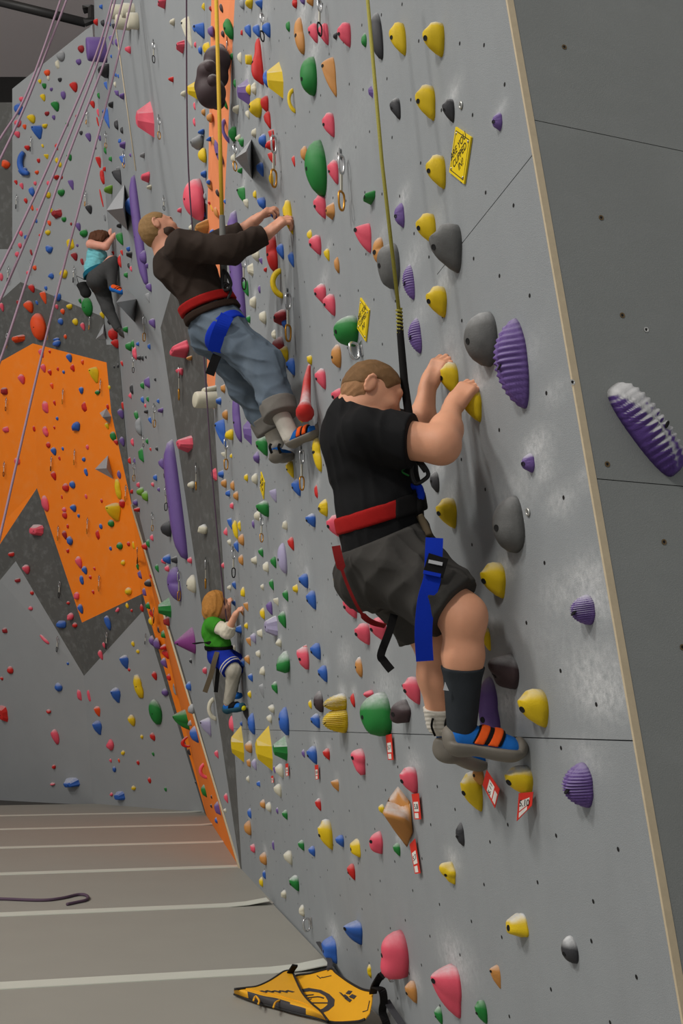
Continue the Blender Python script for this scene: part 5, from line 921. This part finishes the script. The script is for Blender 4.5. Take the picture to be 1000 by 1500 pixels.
sdf_obj('sweater', Blend(tor + [(cone(sR, eR, .074, .066), .04), (cone(eR, mid(eR, wR, .95), .064, .046), .03), (cone(sL, eL, .072, .064), .04), (cone(eL, mid(eL, wL, .95), .062, .046), .03)], .014, [(J(387, 344, 5.43), unit(wR - eR), .006), (nb + (hc - nb) * .1, unit(hc - nb), .01), (J(304, 456, 5.6), unit(-UP * .85 - RT * .1 + RT * .35), .012)], (), wr(5, .022, 19, (1, 1, .7))), .006, M_BROWNT, mn)
hips = [(cone(wa, pv, .115, .13), .06), (cone(pv, J(306, 492, 5.62), .125, .1), .05)]
jn = Blend(hips + [(cone(rH, rK, .115, .092), .05), (cone(rK, rA, .09, .08), .04), (cone(lH, lK, .112, .09), .05), (cone(lK, lA, .088, .078), .04)], .012, [(J(416, 606, 5.27), unit(rA - rK), .006), (J(394, 625, 5.72), unit(unit(lA - lK) - UP * .2), .006), (J(303, 452, 5.6), unit(UP - RT * .3), .01)], (), wr(9, .026, 20, (1, 1, .8)))
js = sdf_obj('jeans', jn, .006, M_JEANS, mn)
for a_, b_, nm in ((rK, rA, 0), (lK, lA, 1)): c0 = mid(a_, b_, .86); cf = sdf_obj('turned_cuff', Blend([(cone(mid(a_, b_, .7), mid(a_, b_, 1.1), .087 - .004 * nm, .084), .02)], .014, isect=slabi(c0, b_ - a_, .045, None, .3), wrinkle=wr(11 + nm, .01, 20)), .006, CL('faded_cuff_denim', (112, 108, 102), .25, 20) if not nm else bpy.data.materials['faded_cuff_denim'], js)
ha = sdf_obj('harness', Blend(hips + tor, .027, isect=slabi(J(300, 447, 5.6), RT * .35 - UP * .93, .026)), .006, M_REDW, mn); tag(ha, 'red harness belt with blue leg loop')
sdf_obj('leather_belt', Blend(hips + tor, .022, isect=slabi(J(306, 460, 5.6), RT * .35 - UP * .93, .02)), .006, CL('brown_leather', (52, 38, 30)), js)
lp = sdf_obj('leg_loop', Blend([(cone(rH, rK, .115, .092), .05)], .022, isect=slabi(mid(rH, rK, .03), rK - rH, .03, None, .22)), .006, M_BLUEW, ha); tag(lp, 'blue leg loop')
rib('leg_strap', [J(333, 462, 5.33), J(325, 478, 5.33), J(318, 496, 5.36), J(314, 515, 5.4)], .075, M_BLUEW, ha, .006); rib('tail_strap', [J(318, 520, 5.42), J(313, 532, 5.42), J(307, 549, 5.42)], .05, M_BLKW, ha, .006)
tube('belay_loop', spline([J(332, 440, 5.5), J(338, 425, 5.5), J(330, 415, 5.5), J(325, 432, 5.5), J(332, 440, 5.5)], 5), .009, M_BLACK, ha)
for (a_, b_, nm) in ((rA, J(426, 640, 5.25), 0), (lA, J(404, 648, 5.73), 1)): sdf_obj('ankle_sock', Blend([(cone(a_, b_, .043, .042), .02)], .006), .005, M_SOCKW, mn)
s1 = shoe(mn, J(425, 652, 5.25), J(472, 632, 5.19), UP * 1 - RT * .5, 1.2, .004, (M_SHBLUE, M_RUB, M_SHORG), J(424, 638, 5.25)); tag(s1, 'blue climbing shoe with orange straps')
s2 = shoe(mn, J(404, 672, 5.68), J(424, 672, 5.86), UP * .9 - RT * .3, 1.2, .005, (M_SHBLUE, M_RUB, M_SHORG), J(404, 648, 5.73), False); tag(s2, 'climbing shoe seen from behind, grey heel')
for dx in (-7, 6): rib('pull_tab', [J(404 + dx, 650, 5.66), J(402 + dx, 655, 5.65), J(405 + dx, 664, 5.66)], .016, M_BLKW, s2)
tag(mn, 'man in dark brown sweater and blue-grey jeans looking up, halfway up the wall', 'person')
ro = empty('climbing_rope', J(325, 330, 5.6)); tag(ro, 'gold rope hanging in front of the pale orange strip to the man\'s waist', 'rope')
tube('rope', [J(315, -60, 5.9), J(321, 160, 5.75), J(325, 320, 5.62)], .012, M_ROPEW, ro); tube('sleeve', [J(325, 316, 5.62), J(327, 380, 5.6), J(328, 420, 5.55)], [.016, .022, .02], mat('grey_sleeve', srgb(92, 92, 88), .7), ro)
tube('carabiner', spline([J(328, 395, 5.5), J(334, 404, 5.48), J(338, 416, 5.48), J(334, 424, 5.48), J(327, 424, 5.5), J(326, 408, 5.5), J(328, 395, 5.5)], 5), .01, M_BLACK, ro)
# ------------------------------------------------ the small child
kd = empty('person', J(342, 1042, 8.4)); hc = J(316, 884, 8.45); hf = np.array([.85, .38, .12]); hu = np.array([-.12, 0, 1]); nb = J(313, 907, 8.46)
hp_, hq, hfr = head(hc, hf, hu, 1.0, 1, nb)
sR = J(312, 914, 8.36); sL = J(320, 913, 8.56); eR = J(333, 926, 8.28); wR = J(345, 900, 8.2); eL = J(334, 915, 8.58); wL = J(334, 892, 8.6); ch = J(314, 924, 8.46); wa = J(320, 945, 8.45); pv = J(322, 958, 8.45)
rH = J(324, 962, 8.38); rK = J(342, 982, 8.28); rA = J(334, 1034, 8.36); lH = J(324, 962, 8.52); lK = J(347, 972, 8.5); lA = J(341, 1010, 8.56)
tor = [(cone(sR, sL, .05, .05), .02), (cone(nb, ch, .06, .09), .05), (cone(ch, wa, .092, .088), .05), (cone(wa, pv, .088, .092), .05)]
aR = [(cone(sR, eR, .046, .04), .03), (cone(eR, wR, .038, .024), .02)]; aL = [(cone(sL, eL, .044, .038), .03), (cone(eL, wL, .036, .024), .02)]
lg = [(cone(rH, rK, .07, .055), .03), (cone(rK, rA, .052, .036), .03), (cone(lH, lK, .068, .055), .03), (cone(lK, lA, .05, .036), .03)]
sdf_obj('body', Blend(hp_ + tor + aR + aL + lg + hand(wR, J(352, 890, 8.17) - wR, UP * .8 - FW * .5 - RT * .3, .13, (35, 55, 40), -1) + hand(wL, J(335, 880, 8.62) - wL, -FW * .8 - RT * .5, .13, (20, 30, 20), -1)), .006, SK_KID, kd)
s, f, u = hfr
hb = [(ell(hc + u * .012, (.092, .108, .1), s, f, u), .01), (ell(hc - f * .045 - u * .06, (.085, .075, .09), s, f, u), .04), (ell(hc - u * .05 + s * .06, (.035, .06, .07), s, f, u), .03), (ell(hc - u * .05 - s * .06, (.035, .06, .07), s, f, u), .03)]
sdf_obj('hair', Blend(hb, .004, [(hc + f * .055 + u * .03, unit(f - u * .35), .015)], (), wr(12, .016, 34, (1, 1, .35))), .006, H_KID, kd); features(hq, hfr, 1.0, kd, H_KID)
sdf_obj('t_shirt', Union([Blend(tor, .011, [(J(321, 946, 8.45), unit(-UP), .01), (nb + (hc - nb) * .2, unit(hc - nb), .01)], (), wr(13, .009, 24)), Blend([(cone(sR, mid(sR, eR, .7), .054, .054), .03)], .011, [(sR + (eR - sR) * .42, unit(eR - sR), .005)]), Blend([(cone(sL, mid(sL, eL, .7), .052, .052), .03)], .011, [(sL + (eL - sL) * .42, unit(eL - sL), .005)])], .03), .006, M_GREENT, kd)
sdf_obj('undershirt', Blend([(cone(mid(sR, eR, .2), eR, .05, .046), .03), (cone(eR, mid(eR, wR, .45), .046, .04), .03)], .01, [(mid(eR, wR, .4), unit(wR - eR), .005)], (), wr(14, .008, 28)), .006, M_CREAM, kd)
sdf_obj('undershirt_hem', Blend(tor, .006, isect=slabi(J(321, 949, 8.45), UP, .018)), .006, M_CREAM, kd)
sdf_obj('leggings', Blend(lg + [(cone(wa, pv, .085, .09), .04)], .008, [(J(335, 1030, 8.36), unit(rA - rK), .005), (J(322, 955, 8.45), UP, .01)], (), wr(15, .008, 26)), .006, M_LEG, kd)
st = sdf_obj('shorts', Blend([(cone(wa, pv, .09, .1), .05), (cone(rH, rK, .082, .082), .04), (cone(lH, lK, .078, .076), .04)], .014, [(mid(rH, rK, .86), unit(rK - rH), .005), (J(321, 950, 8.45), UP, .008)], (), wr(16, .01, 20)), .006, M_BLUEC, kd)
for t in (.66, .8): sdf_obj('white_stripe', Blend([(cone(rH, rK, .082, .082), .04)], .018, isect=slabi(mid(rH, rK, t), rK - rH, .006, None, .15)), .005, M_CREAM, st)
ha = sdf_obj('harness', Blend(tor, .022, isect=slabi(J(320, 949, 8.45), UP, .018)), .006, M_BLKW, kd); tag(ha, 'dark harness with long trailing brown straps')
rib('trailing_strap', [J(318, 955, 8.3), J(314, 968, 8.25), J(309, 988, 8.24), J(300, 1014, 8.24)], .042, M_BROWNW, ha, .006); rib('trailing_strap', [J(321, 965, 8.3), J(319, 985, 8.28), J(316, 1014, 8.28)], .035, M_BLKW, ha, .006); rib('hip_strap', [J(284, 943, 8.4), J(298, 941, 8.32), J(308, 942, 8.3)], .04, M_BLKW, ha, .006)
tube('carabiner', spline([J(333, 918, 8.3), J(336, 924, 8.3), J(333, 930, 8.3), J(328, 928, 8.3)], 5), .008, M_BLACK, ha)
s1 = shoe(kd, J(331, 1042, 8.37), J(357, 1038, 8.26), UP, 1.2, .006, (M_SHBLUE, CL('teal_shoe_rubber', (42, 78, 92)), M_BLKW), J(334, 1030, 8.36)); tag(s1, 'blue shoe with black straps and yellow toe')
sdf_obj('toe_trim', Blend([(ell(J(356, 1037, 8.26), (.026, .026, .022)), .01)]), .006, M_YELL, s1)
shoe(kd, J(338, 1020, 8.57), J(352, 1020, 8.5), UP, 1.2, .007, (M_SHBLUE, M_SHBLUE, M_BLKW), J(340, 1012, 8.56), False)
tag(kd, 'small child in green t-shirt and blue shorts with copper-blond hair, low on the wall', 'person')
ro = empty('climbing_rope', J(300, 500, 8.2)); tag(ro, 'thin mauve rope dropping beside the dark strip to the small child', 'rope')
tube('rope', spline([J(273, -60, 7.2), J(276, 250, 7.7), J(297, 500, 8.1), J(311, 700, 8.25), J(326, 860, 8.4), J(333, 915, 8.4)], 8), .0062, M_ROPED, ro)
# ------------------------------------------------ the woman
wo = empty('person', J(180, 470, 14.3)); hc = J(149, 349, 14.35); hf = np.array([.8, .3, -.4]); hu = np.array([.3, .1, .95]); nb = J(140, 362, 14.4); Yd = 14.35
hp_, hq, hfr = head(hc, hf, hu, 1.1, 1, nb)
sR = J(133, 358, 14.2); sL = J(142, 360, 14.55); eR = J(155, 361, 14.15); wR = J(167, 345, 14.2); eL = J(158, 352, 14.6); wL = J(163, 338, 14.6); ch = J(142, 375, Yd); wa = J(138, 394, Yd); pv = J(143, 410, Yd)
rH = J(143, 408, 14.22); rK = J(164, 384, 14.1); rA = J(164, 419, 14.12); lH = J(146, 414, 14.5); lK = J(158, 452, 14.5); lA = J(172, 480, 14.5)
tor = [(cone(sR, sL, .06, .06), .03), (cone(nb, ch, .07, .12), .06), (cone(ch, wa, .125, .11), .06), (cone(wa, pv, .115, .15), .08)]
lg = [(cone(rH, rK, .13, .085), .06), (cone(rK, rA, .082, .05), .04), (cone(lH, lK, .13, .08), .06), (cone(lK, lA, .078, .05), .04)]
sdf_obj('body', Blend(hp_ + tor + [(cone(sR, eR, .062, .05), .04), (cone(eR, wR, .05, .032), .03), (cone(sL, eL, .058, .048), .04), (cone(eL, wL, .048, .032), .03)] + lg + hand(wR, J(174, 339, 14.18) - wR, UP - FW * .3, .2, (30, 55, 40), -1) + hand(wL, J(169, 335, 14.6) - wL, UP - FW * .3, .2, (30, 55, 40), -1)), .009, SK_WOM, wo)
s, f, u = hfr
sdf_obj('hair', Blend([(ell(hc + u * .01, (.1, .118, .11), s, f, u), .01), (ell(hc - f * .08 - u * .05, (.085, .09, .1), s, f, u), .05), (ell(hc - u * .03 + s * .07, (.04, .06, .08), s, f, u), .03)], .004, [(hc + f * .07 + u * .03, unit(f - u * .2), .02)], (), wr(21, .02, 26, (1, 1, .5))), .009, H_WOM, wo)
sdf_obj('tank_top', Blend(tor, .014, [(J(140, 367, Yd), unit(UP + RT * .1), .02), (J(138, 404, Yd), unit(-UP + RT * .4), .01)], (), wr(22, .014, 18, (1, 1, 2))), .009, M_CYAN, wo)
lo_ = sdf_obj('leggings', Blend(lg + [(cone(wa, pv, .11, .155), .08)], .012, [(J(139, 400, Yd), unit(UP - RT * .5), .01), (J(173, 483, 14.5), unit(lA - lK), .01)], (), wr(23, .008, 16)), .009, M_CHAR, wo)
ha = sdf_obj('harness', Blend(tor + [(cone(wa, pv, .115, .158), .08)], .03, isect=slabi(J(137, 399, Yd), UP - RT * .5, .035)), .009, M_TEAL, wo); tag(ha, 'teal harness belt and leg loop')
sdf_obj('leg_loop', Blend([(cone(lH, lK, .135, .09), .06)], .022, isect=slabi(mid(lH, lK, .15), lK - lH, .04, None, .3)), .009, M_TEAL, ha)
shoe(wo, J(163, 424, 14.1), J(180, 430, 14.0), UP, 1.4, .009, (M_SHORG, M_SHBLUE, M_SHORG), J(164, 418, 14.12)); s2 = shoe(wo, J(176, 488, 14.45), J(192, 501, 14.3), UP + RT * .6, 1.4, .009, (M_CHAR, CL('dark_shoe_rubber', (58, 54, 50)), M_BLKW), J(173, 482, 14.5), False); tag(s2, 'dark climbing shoe')
tag(wo, 'woman in turquoise tank top and charcoal leggings climbing high at the left', 'person')
cb = empty('chalk_bag', J(123, 420, 14.4)); sdf_obj('bag', Blend([(cone(J(120, 417, 14.4), J(125, 428, 14.4), .075, .06), .03), (ell(J(126, 429, 14.4), (.07, .06, .07)), .04)], .005, [(J(119, 415, 14.4), unit(UP * 1 - RT * .3), .008)], (), wr(25, .008, 20)), .009, CL('black_chalk_bag', (40, 40, 40)), cb)
tube('drawcord', [J(115, 416, 14.4), J(112, 404, 14.4), J(124, 410, 14.38)], .006, M_BLKW, cb); tag(cb, 'black chalk bag dangling behind the climbing woman', 'chalk bag')
# ---------------------------------------------------------------- loose ropes at the left
def rope(pts, rad, m, lb, group=None):
    P = spline([J(*p) for p in pts], 8); o0 = P[-1]; V, F_ = tube_geo(P, rad, 6); o = meshobj('hanging_rope', np.array(V) - o0, F_, m, None, True); o.location = tuple(o0); tag(o, lb, 'rope', group)
G_ = 'mauve ropes slanting across the upper left'
rope([(99, -30, 10.5), (42, 130, 9.5), (0, 204, 8.8), (-40, 270, 8.4)], .011, M_ROPEP, 'left-most mauve rope, leaving the top edge nearest the ceiling beam\'s middle', G_)
rope([(109, -30, 10.5), (43, 140, 9.6), (0, 234, 9), (-40, 310, 8.4)], .011, M_ROPEP, 'second mauve rope from the left, crossing the back wall\'s sloping top', G_)
rope([(172, -30, 10), (140, 82, 9.6), (68, 250, 8.8), (0, 394, 8), (-40, 470, 7.6)], .010, M_ROPEP, 'third mauve rope from the left, ending highest of the slack bundle', G_)
rope([(176, -30, 10), (146, 82, 9.6), (81, 250, 8.8), (0, 440, 8), (-40, 520, 7.6)], .010, M_ROPEP, 'fourth mauve rope from the left, in the middle of the slack bundle', G_)
rope([(188, -30, 10), (155, 85, 9.6), (92, 250, 8.8), (10, 500, 7.8), (-20, 580, 7.4)], .010, M_ROPEP, 'fifth mauve rope from the left, crossing the left tip of the dark zigzag', G_)
rope([(200, -30, 10), (164, 120, 9.6), (130, 250, 9), (66, 500, 8.2), (6, 760, 7.4), (-14, 850, 7.2)], .010, M_ROPEP, 'right-most mauve rope, hanging down across the orange zigzag', G_)
c0 = [floorp(x, y) + np.array([0, 0, .012]) for x, y in ((-40, 1319), (0, 1319), (60, 1321), (90, 1318), (112, 1313), (124, 1313), (129, 1317), (125, 1321), (112, 1324), (98, 1327))]
V, F_ = tube_geo(spline(c0, 6), .012, 8); o = meshobj('floor_rope', np.array(V) - c0[-1], F_, M_ROPED, None, True); o.location = tuple(c0[-1]); tag(o, 'dark plum rope end lying hooked on the mats at the left', 'rope')
# truss bar and cluttered bracket under the ceiling
V, F_ = tube_geo([J(-60, -12, 15.0), J(124, 33, 14.9)], .07, 8); o = meshobj('trim_3', V, F_, M_BLACK, None, True); tag(o, 'black steel bar crossing under the ceiling', kind='structure')
bx = [J(127, 18, 14.6), J(128, 30, 14.6)]
o = meshobj('trim_4', *tube_geo([J(122, 14, 14.6), J(134, 12, 14.6), J(134, 30, 14.5), J(124, 33, 14.5)], .06, 6), M_BLACK, None, False); tag(o, 'dark steel bracket at the ceiling corner', kind='structure')
# ---------------------------------------------------------------- yellow belay flap on the floor
M_FLAP = mat('yellow_vinyl_flap', srgb(232, 168, 28), .55, .06, 12, .15, 200); M_FLAPK = mat('charcoal_flap_print', srgb(58, 56, 58), .6, .08, 20)
fr = empty('belay_flap', floorp(440, 1490)); tag(fr, 'yellow vinyl belay flap folded on the mats at the foot of the main wall', 'flap')
def zp(x, y, z): return hitp(x, y, np.array([0, 0, z]), np.array([0, 0, 1.0]))
a_, b_, c_ = zp(428, 1432, .02), zp(484, 1495, .012), zp(546, 1452, .16); NP = unit(np.cross(b_ - a_, c_ - a_)); NP = NP if NP[2] > 0 else -NP
pm = lambda x, y, o=0: hitp(x, y, a_ + NP * o, NP)
out1 = [(431, 1431), (455, 1426), (483, 1419), (492, 1425), (510, 1438), (530, 1449), (546, 1452), (544, 1470), (541, 1484), (534, 1493), (520, 1497), (482, 1497), (467, 1483), (452, 1466), (440, 1452)]
sheet = slab('sheet', [pm(x, y) for x, y in out1], NP, -.004, M_FLAP, fr); P_ = [pm(x, y, .001) for x, y in out1]; tube('black_edging', spline(P_[9:] + P_[:7], 4), .006, M_BLACK, sheet, 6)
ring_o = [(441, 1449), (452, 1447), (470, 1450), (482, 1456), (490, 1464), (489, 1473), (481, 1480), (466, 1486)]; ring_i = [(444, 1453), (454, 1452), (467, 1454), (476, 1459), (480, 1466), (479, 1472), (473, 1477), (463, 1481)]
V = [pm(x, y, .0015) for x, y in ring_o] + [pm(x, y, .0015) for x, y in ring_i]; meshobj('printed_ring', V, [(i, i + 1, 9 + i, 8 + i) for i in range(7)], M_FLAPK, sheet)
for st in ([(447, 1458), (459, 1457)], [(449, 1462), (465, 1460), (474, 1462)], [(450, 1466), (456, 1463)], [(452, 1469), (480, 1469)]): tube('printed_line', spline([pm(x, y, .002) for x, y in st], 3), .003, M_FLAPK, sheet, 4)
for st in ([(499, 1454), (506, 1461)], [(508, 1453), (514, 1454)], [(513, 1458), (520, 1461)], [(504, 1457), (509, 1461)], [(507, 1461), (514, 1466)]): rib('printed_line', [pm(x, y, .002) for x, y in st], .02, M_FLAPK, sheet, .001, MN)
for st in ([(464, 1429), (469, 1433), (472, 1431)], [(472, 1432), (485, 1429)], [(541, 1466), (538, 1480), (531, 1482)]): tube('printed_line', [pm(x, y, .002) for x, y in st], .0022, M_FLAPK, sheet, 4)
# folded-over part, rolled along its near edge
a2, b2, c2 = zp(343, 1450, .05), zp(416, 1425, .05), zp(478, 1490, .05); NQ = unit(np.cross(b2 - a2, c2 - a2)); NQ = NQ if NQ[2] > 0 else -NQ
pq = lambda x, y, o=0: hitp(x, y, a2 + NQ * o, NQ)
top = [(343, 1449), (362, 1447), (376, 1445), (392, 1438), (405, 1430), (416, 1423), (427, 1423), (433, 1435), (443, 1455), (456, 1470), (470, 1482), (480, 1495)]
bot = [(343, 1456), (352, 1461), (366, 1465), (385, 1471), (405, 1477), (425, 1482), (445, 1487), (462, 1491), (480, 1496)]
roll = []
nS = 40
tp = spline([pq(x, y) for x, y in [(343, 1449), (362, 1449), (385, 1455), (405, 1458), (425, 1464), (445, 1470), (462, 1480), (480, 1495)]], 6); bt = spline([zp(x, y, .012) for x, y in [(343, 1456), (364, 1464), (385, 1471), (405, 1476), (425, 1482), (445, 1487), (462, 1491), (480, 1496)]], 6)
V = []; F_ = []; mi = []
for i in range(len(tp)):
    for j in range(7):
        t = j / 6; V.append(mid(tp[i], bt[i], t) + np.array([0, -.022, .012]) * math.sin(math.pi * t))
for i in range(len(tp) - 1):
    for j in range(6): F_.append((i * 7 + j, i * 7 + j + 1, i * 7 + 8 + j, i * 7 + 7 + j)); mi.append(1 if 5 < i < 31 and j > (1 if i < 24 else 2) else 0)
meshobj('rolled_edge', V, F_, [M_FLAP, M_FLAPK], fr, True, mi)
fold = slab('folded_sheet', [pq(x, y) for x, y in top[:1] + top[1:]] + list(tp[::-1][1:-1:3]), NQ, .004, M_FLAP, fr); tube('black_edging', spline([pq(x, y, .004) for x, y in top], 4), .006, M_BLACK, fold, 6); tube('black_edging', bt + np.array([0, -.004, 0]), .006, M_BLACK, fold, 6)
for st in ([(372, 1463), (375, 1457), (380, 1463), (379, 1468)], [(401, 1473), (404, 1466), (410, 1463)]): tube('printed_line', spline([zp(x, y, .045) + np.array([0, -.03, .0]) for x, y in st], 4), .005, M_FLAP, fold, 6)
for i in range(9): x = 383 + i * 5.0; rib('printed_line', [pq(x, 1452.5 + .0 * i, .0055), pq(x + 3.4, 1451.5 + (i % 2), .0055)], .03 + .008 * (i % 3), M_FLAPK, fold, .001, MN)
rib('strap_tab', [pq(424, 1426, .0), pq(428, 1420, .03), pq(432, 1414, .06)], .03, M_BLKW, fr, .01)
# straps fixing it to the wall
rib('wall_strap', [pm(482, 1420, .004), mid(pm(480, 1412), onM(484, 1404), .6), onM(474, 1392, .02), onM(466, 1380, .012)], .028, mat('grey_strap', srgb(62, 62, 66), .8), fr, .006, NO)
rib('wall_strap', [pm(546, 1455, .006), onM(549, 1444, .10), onM(556, 1432, .09), onM(565, 1424, .05), onM(571, 1420, .02)], .034, M_BLKW, fr, .008, NO)
rib('wall_strap', [onM(549, 1446, .1), onM(559, 1450, .09), onM(562, 1466, .08), onM(560, 1482, .08), onM(566, 1500, .07), onM(572, 1525, .05)], .034, M_BLKW, fr, .008, NO)
rib('wall_strap', [onM(566, 1466, .06), onM(576, 1482, .05), onM(588, 1500, .04), onM(596, 1518, .03)], .03, bpy.data.materials['grey_strap'], fr, .008, NO)
carabiner('ring', onM(573, 1425, .03), unit(UM), unit(NM - D * .5), .07, .04, .005, M_STEEL, fr)
